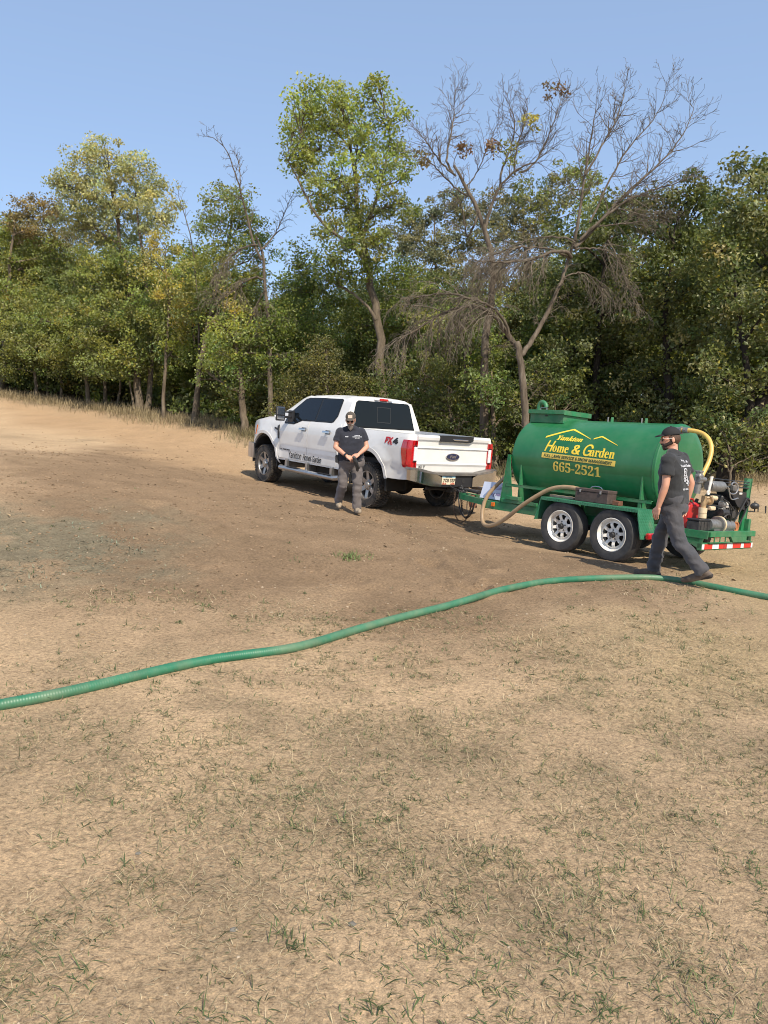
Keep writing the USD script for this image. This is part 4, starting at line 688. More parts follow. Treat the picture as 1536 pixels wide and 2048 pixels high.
def trunk_path(pts, r0, r1, seed, n=16):
    r = np.random.default_rng(seed); p = spline(pts, n); p[1:-1] += r.normal(size=(n-2, 3))*r0*.18; rad = r0*(1-np.linspace(0, 1, n))**.75*(1-r1/r0)+r1
    rad = rad*(1+.30*np.exp(-np.linspace(0, 1, n)*18)); return p, rad
def skeleton(stems, lobes_cl, lobes, seed, twigs=6, sides=6, r_limb=.05):
    r = np.random.default_rng(seed); out = [tube(p, rad, 9) for p, rad in stems]
    allp = np.vstack([p[2:] for p, _ in stems]); allr = np.concatenate([rad[2:] for _, rad in stems])
    for (c, rad, hue, dn), cc in zip(lobes, lobes_cl):
        dd = np.linalg.norm(allp-c, axis=1)+np.maximum(0, allp[:, 2]-c[2]+.3)*3; i = np.argmin(dd+.3*r.random(len(dd)))
        lp, lr = limb(allp[i], c, min(allr[i]*.7, r_limb+.02*r.random()), .016, r); out.append(tube(lp, lr, sides, caps=False))
        for k in r.choice(len(cc), min(twigs, len(cc)), replace=False):
            j = r.integers(2, len(lp)); tp, tr = limb(lp[j], cc[k], .016, .005, r, .10, 5); out.append(tube(tp, tr, 4, caps=False))
    return cat_(out)
def px_lobe(u, v, ru, rv, d, hue, dn=1., deep=.85):
    c = at(u, v, d); s = d/FPX; return (c, (ru*s, (ru+rv)*.5*s*deep, rv*s), hue, dn)
def tree(name, label, cat, stems_px, lobes_px, d, seed, m=None, leaf=.098, per=56, clump=.34, dens=1., twigs=6, shell=2.6, group=None, r_limb=.05, up=.35, scat=.5, tips=0.):
    r = np.random.default_rng(seed); m = m or BARK
    base = at(*stems_px[0][0][0], d); bx, by = base[0], base[1]; bz = float(gbase(bx, by))
    stems = []
    for pts, w0, w1 in stems_px:
        P = np.array([at(u, v, d) for u, v in pts]); P[1:, 1] += np.cumsum(r.normal(0, .12, len(P)-1))
        if P[0][2] < bz+1.2: P[0][2] = float(gbase(P[0][0], P[0][1]))-.15
        stems.append(trunk_path(P, w0*.8, w1*.7, seed+len(stems)))
    lobes = [px_lobe(u, v, ru, rv, d + r.normal(0, scat), h, dn) for u, v, ru, rv, h, dn in lobes_px]
    V, F, T, cl = crown(lobes, dens, leaf, per, clump, seed, shell, up, tips)
    o = thing(name, label, cat, t=(bx, by, bz), group=group); off = np.array([bx, by, bz])
    sk = skeleton(stems, cl, lobes, seed, twigs, r_limb=r_limb); sk.vertices = sk.vertices-off
    part(o, 'trunk', sk, m, smooth=True); tinted('crown', V-off, F, T, leaf_mat, parent=o); return o
G = lambda s, h, dn=1.: [tuple(x)+(h, dn) for x in s]
# the row of trees, from the left
tree('oak_tree', 'tree with browning crown at the left edge of the photo', 'tree', [([(4, 788), (12, 700), (25, 560), (40, 430)], .16, .03)], G([(80, 425, 48, 38), (55, 445, 50, 40), (100, 460, 50, 45)], 'brown', .8)+G([(20, 480, 60, 50), (110, 510, 55, 50), (60, 530, 70, 55), (-10, 560, 60, 70)], 'olive')+G([(30, 610, 60, 55), (100, 590, 60, 50)], 'olive'), 34, 101, leaf=.12)
tree('cottonwood_tree', 'tall pale green tree with twin trunks, highest on the left', 'tree', [([(278, 829), (274, 760), (262, 640), (240, 520), (222, 400), (205, 310)], .20, .03), ([(293, 823), (301, 730), (296, 620), (280, 500), (270, 380)], .14, .03), ([(268, 815), (258, 780), (248, 740), (240, 650)], .06, .03)],
     G([(165, 325, 42, 38), (215, 318, 55, 40), (262, 330, 45, 40), (180, 300, 30, 22), (128, 372, 40, 34), (112, 360, 25, 22), (300, 388, 42, 40), (322, 372, 25, 22)], 'pale', .72)+G([(180, 392, 65, 52), (245, 410, 75, 55), (318, 432, 50, 50), (150, 440, 50, 45), (212, 470, 85, 55)], 'pale', .9)+G([(240, 545, 85, 62), (190, 560, 70, 60), (215, 640, 95, 65), (290, 640, 60, 60), (225, 712, 80, 46), (290, 720, 50, 42)], 'olive', .95)+G([(270, 570, 45, 70)], 'deep', .8), 31, 102, leaf=.115, twigs=8)
tree('small_tree', 'low leafy tree with a leaning trunk left of the twin-trunk tree', 'tree', [([(178, 806), (172, 770), (165, 700), (150, 620)], .13, .03)], G([(60, 640, 75, 52), (140, 600, 75, 60), (130, 690, 85, 50), (185, 735, 55, 30)], 'olive')+G([(180, 640, 60, 50)], 'lime', .8), 32, 103)
tree('small_tree', 'low bushy tree overhanging the dry grass at far left', 'tree', [([(72, 788), (66, 730), (50, 660)], .10, .03)], G([(30, 690, 70, 48), (85, 725, 60, 30), (0, 730, 50, 30), (20, 640, 50, 45)], 'olive')+G([(40, 600, 55, 40)], 'yellow', .6), 33, 104)
tree('slim_tree', 'slim straight trunk with yellowing leaves right of the twin-trunk tree', 'tree', [([(327, 822), (330, 740), (335, 640), (322, 520)], .09, .025)], G([(312, 525, 42, 40), (345, 590, 45, 42), (332, 490, 40, 35), (372, 640, 48, 40)], 'yellow', .7)+G([(370, 560, 50, 45), (310, 600, 45, 50), (350, 690, 48, 40)], 'lime', .85)+G([(330, 640, 55, 50)], 'olive'), 29, 105)
tree('broadleaf_tree', 'green tree with rounded top between the pale tree and the tall middle tree', 'tree', [([(387, 836), (398, 740), (425, 600), (455, 480), (462, 400)], .13, .03)], G([(440, 392, 38, 28), (478, 398, 38, 30), (420, 432, 40, 32)], 'olive', .85)+G([(500, 440, 38, 42), (455, 470, 60, 45), (515, 500, 42, 40)], 'green', .9)+G([(430, 545, 58, 55), (490, 570, 55, 50), (400, 600, 50, 55)], 'olive')+G([(450, 620, 60, 45)], 'green'), 27.5, 106, twigs=8)
tree('bushy_tree', 'low yellow-green bushy tree in front of the wood, left of the truck', 'tree', [([(488, 858), (484, 800), (478, 720), (470, 640)], .17, .04)], G([(425, 690, 48, 36), (452, 660, 50, 40), (412, 742, 30, 26)], 'lime', .9)+G([(510, 705, 65, 48), (545, 745, 50, 42), (470, 740, 55, 40), (540, 660, 55, 50), (490, 775, 40, 24)], 'green')+G([(470, 625, 55, 40)], 'yellow', .5), 25.5, 107)
tree('tall_tree', 'tallest green tree, in the middle behind the truck, with sunlit top', 'tree', [([(772, 880), (760, 700), (750, 610), (733, 520), (716, 430), (708, 350), (690, 240)], .21, .03), ([(735, 545), (700, 490), (650, 455), (605, 380), (568, 308)], .08, .015), ([(725, 470), (752, 400), (772, 320), (780, 260)], .08, .02), ([(752, 640), (712, 590), (672, 560), (640, 520)], .06, .02)],
     G([(606, 208, 46, 38), (628, 180, 26, 22), (682, 195, 44, 34), (742, 190, 40, 32), (752, 166, 20, 15), (586, 255, 42, 42), (640, 245, 54, 44), (700, 240, 54, 44), (768, 240, 46, 46)], 'lime', .95)+G([(590, 305, 38, 34), (640, 300, 54, 42), (715, 292, 60, 46), (795, 290, 34, 46), (610, 345, 40, 36), (675, 350, 60, 44), (765, 345, 55, 50), (818, 345, 26, 44), (645, 390, 45, 36)], 'lime', .85)+G([(690, 410, 60, 46), (770, 415, 54, 48), (818, 410, 26, 38), (670, 465, 44, 44), (760, 480, 54, 42), (720, 450, 50, 40)], 'olive', .85)+G([(700, 490, 44, 40), (690, 545, 40, 38), (655, 560, 38, 34), (668, 520, 38, 36), (745, 530, 36, 34)], 'green', .8), 24, 108, twigs=14, leaf=.11, per=46, r_limb=.04, shell=1.9)
tree('young_tree', 'young green tree filling the gap behind the cab of the truck', 'tree', [([(640, 870), (636, 780), (628, 680), (625, 560)], .10, .03)], G([(595, 530, 46, 40), (600, 580, 58, 52), (650, 600, 55, 50), (588, 640, 62, 52), (640, 680, 60, 50), (572, 700, 45, 40)], 'green'), 26, 109)
tree('young_tree', 'green tree right of the tall middle tree, under its crown', 'tree', [([(815, 890), (812, 800), (808, 700), (800, 600)], .10, .03)], G([(790, 560, 48, 45), (820, 605, 58, 50), (775, 640, 52, 52), (835, 665, 58, 50), (790, 710, 55, 45), (720, 650, 45, 45)], 'green')+G([(850, 590, 40, 40)], 'lime', .6), 25.5, 110)
tree('cedar_tree', 'dark olive cedar standing just above the truck roof', 'cedar', [([(655, 880), (655, 780), (654, 690)], .09, .03)], G([(650, 700, 40, 34), (640, 745, 62, 36), (600, 782, 55, 34), (680, 785, 60, 42), (640, 815, 80, 30), (720, 820, 50, 40), (565, 815, 40, 28)], 'cedar', 1.25), 23.5, 111, leaf=.075, per=70, up=.1)
tree('leafy_bush', 'dark green bush behind the truck bed, left of the tank', 'bush', [([(905, 905), (912, 860), (900, 815), (903, 780)], .055, .03)], G([(795, 745, 50, 44), (850, 750, 56, 44), (905, 770, 56, 52), (870, 825, 66, 48), (935, 830, 44, 52), (815, 815, 48, 44)], 'deep')+G([(780, 790, 42, 40)], 'olive', .8), 22.5, 112)
tree('leafy_bush', 'leafy bush between the truck tailgate and the green tank', 'bush', [([(992, 944), (990, 880), (988, 800), (985, 740)], .11, .04)], G([(965, 770, 46, 46), (1005, 760, 42, 46), (975, 835, 44, 42), (1020, 830, 34, 48)], 'green', .9)+G([(940, 880, 34, 34), (1000, 880, 34, 26)], 'deep', .8), 21.3, 113)
tree('grey_tree', 'grey-green tree further back between the tall tree and the bare tree', 'tree', [([(880, 880), (880, 700), (872, 560), (868, 440)], .15, .03)], G([(800, 470, 50, 44), (862, 430, 50, 40), (915, 410, 46, 36), (852, 500, 68, 48), (930, 470, 55, 48), (905, 540, 62, 46), (830, 560, 50, 50)], 'grey', .8), 34, 114, leaf=.13)
tree('grey_tree', 'grey-green crown further back right behind the bare branches', 'tree', [([(1060, 880), (1055, 700), (1050, 560), (1045, 430)], .15, .03)], G([(985, 415, 45, 38), (1040, 405, 55, 40), (1105, 390, 48, 42), (1010, 480, 62, 50), (1090, 470, 62, 50), (1060, 560, 70, 50), (975, 560, 50, 45)], 'grey', .85)+G([(1165, 360, 40, 42), (1180, 420, 40, 40)], 'olive', .7), 33, 115, leaf=.13)
tree('oak_tree', 'dark oak behind the middle of the tank, right of the bare tree', 'tree', [([(1190, 900), (1190, 760), (1200, 600), (1215, 480)], .16, .04)], G([(1150, 470, 60, 50), (1240, 425, 62, 50), (1205, 520, 80, 58), (1120, 590, 55, 60), (1225, 620, 80, 60), (1140, 690, 66, 60), (1240, 720, 70, 60), (1120, 780, 55, 48), (1200, 800, 70, 48)], 'deep', 1.1)+G([(1290, 430, 36, 30)], 'grey', .7), 22.5, 116, leaf=.112, m=BARK_DARK, tips=.16)
tree('oak_tree', 'broad oak with pale leaf tips behind the walking man', 'tree', [([(1345, 925), (1340, 800), (1335, 640), (1345, 480)], .17, .04)], G([(1310, 420, 55, 46), (1380, 385, 52, 36), (1425, 400, 45, 40), (1345, 480, 78, 55), (1290, 540, 60, 52), (1390, 560, 72, 60), (1310, 640, 72, 58), (1390, 680, 60, 60), (1300, 760, 66, 60), (1375, 790, 66, 55), (1290, 830, 56, 40)], 'deep', 1.1), 20.5, 117, leaf=.112, m=BARK_DARK, tips=.16)
tree('oak_tree', 'tall oak with a dark leaning trunk at the right edge', 'tree', [([(1446, 972), (1462, 905), (1492, 845), (1540, 790), (1575, 700), (1560, 560), (1530, 420)], .24, .05), ([(1500, 838), (1495, 760), (1480, 650), (1470, 520)], .12, .03), ([(1540, 790), (1620, 740), (1700, 660)], .15, .05)],
     G([(1500, 352, 50, 42), (1545, 335, 40, 34), (1460, 420, 55, 44), (1530, 430, 62, 55), (1600, 420, 70, 70), (1440, 500, 55, 50), (1510, 520, 70, 55), (1590, 540, 70, 70), (1450, 590, 60, 55), (1530, 620, 70, 60), (1480, 680, 70, 58), (1570, 690, 70, 60), (1430, 745, 52, 50), (1500, 765, 60, 46), (1420, 820, 44, 44), (1585, 800, 60, 50), (1520, 850, 40, 36), (1415, 880, 34, 40)], 'deep', 1.05), 17.8, 118, leaf=.108, m=BARK_DARK, scat=.35, tips=.18)
tree('leafy_bush', 'dark shrub at the foot of the wood behind the pump engine', 'bush', [([(1400, 965), (1395, 930), (1390, 880)], .05, .02)], G([(1410, 890, 48, 44), (1380, 850, 40, 40)], 'deep', .9)+G([(1530, 880, 40, 46), (1590, 890, 50, 44)], 'cedar', .9), 19.2, 119)
tree('leafy_bush', 'dark bush around the foot of the large dead tree, above the tank hatch', 'bush', [([(1110, 900), (1112, 850), (1110, 800)], .05, .02)], G([(1085, 790, 46, 44), (1120, 750, 46, 44), (1140, 810, 46, 40), (1070, 740, 30, 36), (1010, 800, 36, 40)], 'deep', .95), 20.9, 131)
tree('young_tree', 'green sapling growth under the bare branches, left of the dead tree', 'tree', [([(930, 905), (932, 820), (930, 720), (925, 640)], .06, .02)], G([(925, 650, 52, 46), (890, 700, 52, 46), (950, 710, 48, 46), (975, 650, 44, 44)], 'green', .9)+G([(870, 650, 40, 36)], 'olive', .7), 22.8, 132)
tree('leafy_bush', 'leafy dark bush in front of the leaning oak trunk at the right edge', 'bush', [([(1452, 985), (1455, 940), (1450, 890)], .04, .02)], G([(1450, 905, 34, 34), (1480, 870, 40, 36), (1440, 860, 34, 34), (1510, 910, 36, 34), (1530, 860, 36, 36)], 'deep', 1.0), 17.1, 133, scat=.15)
# slim bare trunks standing along the edge, and pale trunks behind the truck
for u0, v0, u1, v1, d, w, lab in ((212, 812, 208, 740, 32.5, .11, 'straight grey trunk in the gap left of the twin trunks'), (232, 815, 240, 745, 32, .07, 'thin leaning trunk just left of the twin trunks'), (120, 800, 116, 745, 33.5, .08, 'thin trunk standing in tall dry grass at the left'), (95, 796, 92, 740, 34, .07, 'slender dark trunk in the dry grass near the left edge')):
    tree('slim_tree', lab, 'tree', [([(u0, v0), ((u0+u1)/2+2, (v0+v1)/2), (u1, v1), (u1-3, v1-130)], w, .03)], G([(u1-2, v1-95, 48, 42), (u1+8, v1-45, 45, 28)], 'olive', .9), d, 200+u0, leaf=.12)
tree('slim_tree', 'thick rough trunk standing behind the tailgate in the shade', 'tree', [([(955, 935), (952, 860), (948, 780), (940, 640)], .16, .06)], G([(940, 655, 50, 45), (925, 700, 50, 42)], 'deep', .9), 23.5, 330, m=BARK)

# the dead trees: bare limbs drawn as they stand, twigs grown on them
def dead(name, label, limbs, d, seed, droop=0., dens=1., reach=1.0, extra=None):
    """limbs: (pixel path, r0, r1, twig density, droop, twig length)"""
    r = np.random.default_rng(seed); base = at(*limbs[0][0][0], d); off = np.array([base[0], base[1], float(gbase(base[0], base[1]))]); wood, twig, fine_up = [], [], []
    def grow(p, rad, L, n, droop, lev, to):
        tang = np.gradient(p, axis=0); tang /= np.linalg.norm(tang, axis=1, keepdims=True)+1e-9
        for k in range(n):
            i = int(len(p)*(.15+.85*(k+r.random())/n)); i = min(i, len(p)-1); t = tang[i]; side = np.cross(t, rdir(1, r)[0]); side /= np.linalg.norm(side)+1e-9
            ang = np.radians(r.uniform(25, 62)); dr = t*np.cos(ang)+side*np.sin(ang); l = L*(.45+.8*r.random())*(1-.35*i/len(p)); m = 5; q = [p[i]]; dd = dr.copy()
            for s in range(m-1):
                dd = dd + r.normal(0, .17, 3) + np.array([0, 0, -droop*.24 if droop > 0 else -droop*.15]); dd /= np.linalg.norm(dd); q.append(q[-1]+dd*l/(m-1))
            q = np.array(q); r0 = min(rad[i]*.6, .006+.011*l); rr = np.linspace(r0, .0048, m); to.append(tube(q, rr, 4 if lev == 2 else 3, caps=False))
            if lev > 0: grow(q, rr, l*.62, max(4, int(l*9)) if droop > 0 else max(3, int(l*6)), droop, lev-1, to)
    for j, (pts, r0, r1, n, dr, L) in enumerate(limbs):
        P = np.array([at(u, v, d) for u, v in pts]); P[1:, 1] += np.cumsum(r.normal(0, .16, len(P)-1))*(1 if j else .5)
        if j == 0: P[0][2] = off[2]-.15
        q = spline(P, 22); q[1:-1] += r.normal(0, .012, (20, 3)); rad = np.linspace(r0, r1, 22); wood.append(tube(q, rad, 9)); grow(q[3:], rad[3:], L*1.15, int(n*dens*(1.3 if dr > 0 else 1.35)), dr, 2, twig if dr > 0 else fine_up)
    o = thing(name, label, 'tree', t=off); w = cat_(wood); w.vertices = w.vertices-off; part(o, 'trunk', w, BARK_DEAD, smooth=True)
    for tw, mm_ in ((twig, BARK_TWIG), (fine_up, BARK_DEAD)):
        if tw: t = cat_(tw); t.vertices = t.vertices-off; part(o, 'twigs', t, mm_, kind='stuff')
    if extra:
        lobes = [px_lobe(u, v, ru, rv, d+r.normal(0, .3), h, dn) for u, v, ru, rv, h, dn in extra]; V, F, T, cl = crown(lobes, .8, .10, 26, .22, seed, 1.6); tinted('dry_leaves', V-off, F, T, leaf_mat, parent=o)
    return o
dead('dead_tree', 'large dead tree with bare grey forked limbs behind the tank',
     [([(1052, 905), (1048, 800), (1040, 720), (1034, 685)], .105, .08, 6, .3, .5),
      ([(1036, 695), (1020, 670), (990, 635), (950, 612), (900, 620), (850, 648), (800, 680)], .075, .012, 24, 1.0, 1.0),
      ([(1018, 668), (985, 622), (930, 600), (870, 590), (820, 600)], .04, .010, 20, 1.0, .9),
      ([(1040, 712), (1065, 680), (1100, 620), (1122, 570), (1142, 515), (1150, 480)], .07, .035, 10, .6, .6),
      ([(1142, 515), (1110, 510), (1060, 525), (1000, 535), (940, 528)], .05, .012, 24, .9, 1.0),
      ([(1148, 495), (1190, 455), (1240, 400), (1300, 345), (1345, 300), (1390, 215)], .05, .008, 24, -.4, .9),
      ([(1160, 480), (1215, 430), (1270, 395), (1330, 372), (1390, 350)], .04, .008, 20, .1, .8),
      ([(1150, 480), (1158, 420), (1172, 350), (1188, 270), (1196, 190)], .045, .007, 22, -.5, .75),
      ([(1172, 350), (1205, 290), (1235, 230), (1258, 150)], .03, .006, 18, -.5, .7),
      ([(1180, 445), (1225, 350), (1262, 290), (1305, 240), (1330, 170)], .03, .006, 20, -.5, .7),
      ([(1215, 480), (1240, 530), (1258, 580), (1268, 620)], .02, .006, 16, .7, .6),
      ([(1150, 500), (1200, 500), (1230, 520), (1250, 560)], .025, .006, 14, .8, .6), ([(1140, 520), (1080, 500), (1020, 505), (970, 520), (930, 560)], .03, .008, 20, .8, .9), ([(1150, 485), (1100, 470), (1040, 480), (1000, 500)], .025, .007, 16, .6, .8), ([(1125, 560), (1160, 545), (1200, 560), (1225, 600)], .022, .006, 14, .9, .7), ([(1190, 455), (1240, 450), (1290, 440), (1330, 430)], .022, .006, 14, .5, .7)], 19.8, 401)
dead('dead_tree', 'taller bare tree whose upper branches stand against the sky, left fork of the pair',
     [([(972, 905), (968, 760), (975, 640), (985, 545), (975, 490), (952, 425), (925, 375), (905, 340)], .14, .035, 14, .3, .7),
      ([(905, 345), (895, 300), (908, 240), (912, 190), (915, 160)], .035, .006, 22, -.5, .75),
      ([(912, 352), (880, 320), (860, 290), (835, 250)], .03, .006, 16, -.4, .6),
      ([(935, 392), (900, 360), (862, 330), (820, 300)], .03, .006, 14, -.2, .6),
      ([(955, 430), (935, 470), (930, 440), (920, 400), (880, 380)], .03, .008, 12, .4, .6),
      ([(968, 465), (980, 420), (1000, 375), (1035, 345), (1080, 335)], .05, .010, 16, -.2, .7),
      ([(1000, 375), (1012, 320), (1030, 260), (1005, 190)], .035, .006, 20, -.5, .7),
      ([(1030, 350), (1035, 290), (1052, 240), (1050, 190)], .03, .006, 18, -.5, .65),
      ([(1040, 345), (1085, 300), (1110, 240), (1140, 170)], .03, .006, 20, -.5, .75),
      ([(925, 380), (960, 330), (985, 270), (1000, 235)], .02, .005, 14, -.4, .6)], 21.5, 402, extra=[(1020, 300, 20, 30, 'olive', .5), (1062, 250, 14, 18, 'yellow', .5), (1105, 190, 26, 30, 'rust', .10), (985, 290, 16, 24, 'rust', .14), (930, 300, 14, 16, 'rust', .14), (1050, 390, 50, 36, 'olive', .8), (845, 320, 18, 26, 'brown', .4), (1150, 360, 46, 44, 'olive', .6), (1010, 440, 46, 40, 'grey', .7), (1090, 430, 50, 40, 'olive', .6)])
dead('dead_tree', 'drooping dead tree with tangled twigs left of the tall tree',
     [([(545, 850), (540, 760), (536, 650), (530, 580), (524, 510), (510, 470)], .10, .03, 12, .8, .7),
      ([(524, 520), (505, 480), (490, 420), (480, 370), (462, 320), (430, 300)], .045, .008, 16, -.2, .5), ([(480, 372), (478, 335), (468, 300)], .02, .006, 8, -.4, .4),
      ([(528, 560), (500, 560), (460, 590), (432, 600)], .035, .008, 14, .8, .7), ([(530, 580), (515, 600), (495, 640), (478, 670)], .03, .007, 14, 1., .6), ([(520, 500), (545, 470), (565, 430), (585, 385)], .03, .006, 12, -.3, .5), ([(515, 490), (480, 500), (450, 530), (440, 560)], .03, .006, 14, 1., .7)], 25, 403)
dead('dead_tree', 'thin bare sapling poking above the yellowing tree', [([(395, 838), (398, 700), (392, 560), (380, 470), (362, 410), (355, 380)], .05, .007, 14, -.2, .5), ([(388, 500), (402, 460), (410, 420)], .015, .005, 6, -.3, .4)], 28.5, 404)
dead('dead_sapling', 'crooked pale trunk rising behind the truck tailgate', [([(912, 912), (913, 872), (905, 840), (898, 815), (897, 785)], .05, .02, 6, .2, .4), ([(913, 868), (922, 850), (926, 838)], .02, .008, 2, .0, .3)], 22.0, 405)

# the shaded wood behind, and what grows under it
r = np.random.default_rng(77); protos = []
UsdGeom.Scope.Define(stage, '/World/Looks')
def wood_tree(seed, hue):
    rr = np.random.default_rng(seed); h = 7.5+rr.random()*1.5; st = [trunk_path(np.array([(0, 0, -.2), (rr.normal(0, .1), rr.normal(0, .1), 2), (rr.normal(0, .3), rr.normal(0, .3), h*.85)]), .14, .03, seed)]
    lobes = [(np.array([rr.normal(0, 1.0), rr.normal(0, 1.0), z]), (1.4+.5*rr.random(),)*2+(1.0+.3*rr.random(),), hue, .8) for z in np.linspace(1.2, h, 10)]
    V, F, T, cl = crown(lobes, .8, .17, 40, .45, seed); return skeleton(st, cl, lobes, seed, 3), V, F, T
first = {}
_edge = sg.LineString(list(map(tuple, _w)))
cand = []
for k in range(600):
    u = r.uniform(-500, 2000); s = r.uniform(3.2, 17); p = np.array(_edge.interpolate((u+600)/2800, normalized=True).coords[0]); q = p + np.array([.25, .97])*s
    if all(np.hypot(*(q-c)) > 2.4 for c in cand): cand.append(q)
    if len(cand) >= 64: break
for k, q in enumerate(cand):
    kind = k % 4; z = float(gbase(q[0], q[1])); a = r.uniform(0, 2*np.pi); sc = r.uniform(.72, 1.0)
    sc *= np.interp(q[0], [-16, -5, 3, 12], [.86, .66, .70, 1.0])
    Rz = np.array([[np.cos(a), -np.sin(a), 0], [np.sin(a), np.cos(a), 0], [0, 0, 1]])*sc
    lab = 'shaded tree standing deeper in the wood behind the front row'
    o = thing('wood_tree', lab, 'tree', Rz, (q[0], q[1], z), group='trees deeper in the wood')
    if kind not in first:
        sk, V, F, T = wood_tree(700+kind, ('deep', 'green', 'cedar', 'olive')[kind]); first[kind] = o; part(o, 'trunk', sk, BARK_DARK, smooth=True); tinted('crown', V, F, T, leaf_mat, parent=o)
    else:
        o.GetReferences().AddInternalReference(first[kind].GetPath()); o.SetInstanceable(True); tag(o, lab, 'tree', 'trees deeper in the wood')
# undergrowth: one mass of leaves in the shade
V, F, T, n0 = [], [], [], 0
lob = []
for k in range(420):
    u = r.uniform(-450, 1950); s = r.uniform(1.2, 11); p = np.array(_edge.interpolate((u+600)/2800, normalized=True).coords[0]); q = p + np.array([.25, .97])*(s+ (1.2 if u < 560 else 0)); h = r.uniform(.4, 1.9)*(1 if s > 3 else .7)
    lob.append((np.array([q[0], q[1], float(gbase(q[0], q[1]))+h*.55]), (.8+.4*r.random(), .8, h*.6), r.choice(['deep', 'deep', 'green', 'cedar']), .55))
V, F, T, _ = crown(lob, .42, .18, 34, .40, 900)
tinted('undergrowth', V, F, T, leaf_mat, kind='stuff', label='dark leafy undergrowth filling the shade beneath the trees', cat='undergrowth')
# ------------------------------------------------------------------ what lies and grows on the ground
blade_mat = usdkit.material(stage, '/World/Looks/grass_blade', {'a': ('attribute', dict(attribute='tint')), 'p': ('principled_bsdf', dict(roughness=.6, specular_ior_level=.2)), 't': ('translucent_bsdf', {}), 'm': ('mix_closure', dict(fac=.2))},
    [('a.color', 'p.base_color'), ('a.color', 't.color'), ('p.BSDF', 'm.closure1'), ('t.BSDF', 'm.closure2')], surface='m.closure')
class Lookup:
    """the relief of the ground sheet, read back bilinearly"""
    def __init__(s): s.x, s.y, s.z = _gx2, _gy2, Z
    def __call__(s, x, y):
        i = np.clip(np.searchsorted(s.x, x)-1, 0, len(s.x)-2); j = np.clip(np.searchsorted(s.y, y)-1, 0, len(s.y)-2)
        a = np.clip((x-s.x[i])/(s.x[i+1]-s.x[i]), 0, 1); b = np.clip((y-s.y[j])/(s.y[j+1]-s.y[j]), 0, 1)
        return s.z[i, j]*(1-a)*(1-b)+s.z[i+1, j]*a*(1-b)+s.z[i, j+1]*(1-a)*b+s.z[i+1, j+1]*a*b
gz = Lookup()
def blades(x, y, az, el, curve, L, W, tint, lift=0.0):
    """grass blades of two bent segments and a tip; el and curve in radians"""
    n = len(x); z = gz(x, y)+lift; d = np.stack([np.cos(az), np.sin(az)], 1); s = np.stack([-np.sin(az), np.cos(az), np.zeros(n)], 1); P = [np.stack([x, y, z], 1)]; e = el.copy()
    for k in range(3):
        P.append(P[-1] + (L/3)[:, None]*np.stack([d[:, 0]*np.cos(e), d[:, 1]*np.cos(e), np.sin(e)], 1)); e = e-curve/2
    for q in P[1:]: q[:, 2] = np.maximum(q[:, 2], gz(q[:, 0], q[:, 1])+.002)
    w = (W/2)[:, None]; V = np.stack([P[0]-s*w*.8, P[0]+s*w*.8, P[1]-s*w, P[1]+s*w, P[2]-s*w*.7, P[2]+s*w*.7, P[3]], 1).reshape(-1, 3); k = np.arange(n)*7
    F = np.vstack([np.stack(c, 1) for c in ((k, k+1, k+3), (k, k+3, k+2), (k+2, k+3, k+5), (k+2, k+5, k+4), (k+4, k+5, k+6))]); return V, F, np.repeat(tint, 7, 0)
def scatter(n, y0, y1, p, r, wide=.66):
    """points over the ground in front of the eye, thinning with distance"""
    q = r.random(n); y = (y0**(2-p) + q*(y1**(2-p)-y0**(2-p)))**(1/(2-p)); return r.uniform(-1, 1, n)*(wide*y+.6), y
r = np.random.default_rng(5)
TUFTS = [(430, 1560, .55, .30), (560, 1590, .30, .2), (870, 1470, .5, .28), (960, 1490, .3, .2), (1160, 1370, .55, .35), (1220, 1310, .4, .3), (1430, 1345, .4, .3), (1500, 1390, .45, .3), (330, 1590, .3, .2), (760, 1710, .3, .2), (1330, 1180, .5, .3), (240, 1195, .4, .25), (390, 1200, .35, .2), (560, 1230, .4, .25), (640, 1250, .35, .2), (120, 1480, .25, .15), (60, 1900, .2, .15), (1480, 1560, .4, .2), (1240, 1640, .35, .2), (1170, 1800, .25, .15), (1000, 1440, .3, .2), (700, 1440, .35, .25), (900, 1250, .5, .3), (1080, 1290, .5, .3), (660, 1340, .4, .25), (820, 1330, .4, .25), (1350, 1270, .45, .3), (420, 1490, .3, .2), (250, 1560, .3, .2), (640, 1640, .3, .2), (1380, 1480, .35, .25), (1100, 1560, .35, .22), (280, 1760, .2, .15), (980, 1720, .25, .15), (1350, 1900, .2, .12)]
TUFTS = [(gp(u, v), a, b) for u, v, a, b in TUFTS]
def tuftness(x, y):
    t = np.zeros(len(x))
    for c, a, b in TUFTS: t = np.maximum(t, np.exp(-(((x-c[0])/a)**2+((y-c[1])/(b*1.8))**2)*.9)*.92)
    return t
def blocked(x, y): return np.zeros(len(x), bool)
# straw: dead blades lying about
x, y = scatter(310000, 1.1, 17, 1.42, r)
den = (.07+.93*cover(x, y))*np.clip((fb(x, y, 4.1, 64, 3)-.28)*2.6, .1, 1); tm = softmask(TILLED, x, y, .5, 3); dm = softmask(DRY, x, y, .6, 37); tk_ = softmask(TRACK, x, y, .8, 33); tf = tuftness(x, y)
den = np.clip(den*(1-.86*tm)*(1-.8*tk_)+.5*dm*(1-tm)+.8*tf, 0, 1); k = r.random(len(x)) < den*.72; x, y, tf, dm = x[k], y[k], tf[k], dm[k]; n = len(x)
far = np.clip(y/5., .8, 2.2); c = np.array([.55, .445, .275])*(.55+.6*r.random((n, 1))); br = r.random(n) < .30; c[br] = np.array([.28, .205, .130])*(.7+.6*r.random((br.sum(), 1))); gr = r.random(n) < .13+.45*tf; c[gr] = np.array([.17, .165, .085])*(.7+.6*r.random((gr.sum(), 1)))
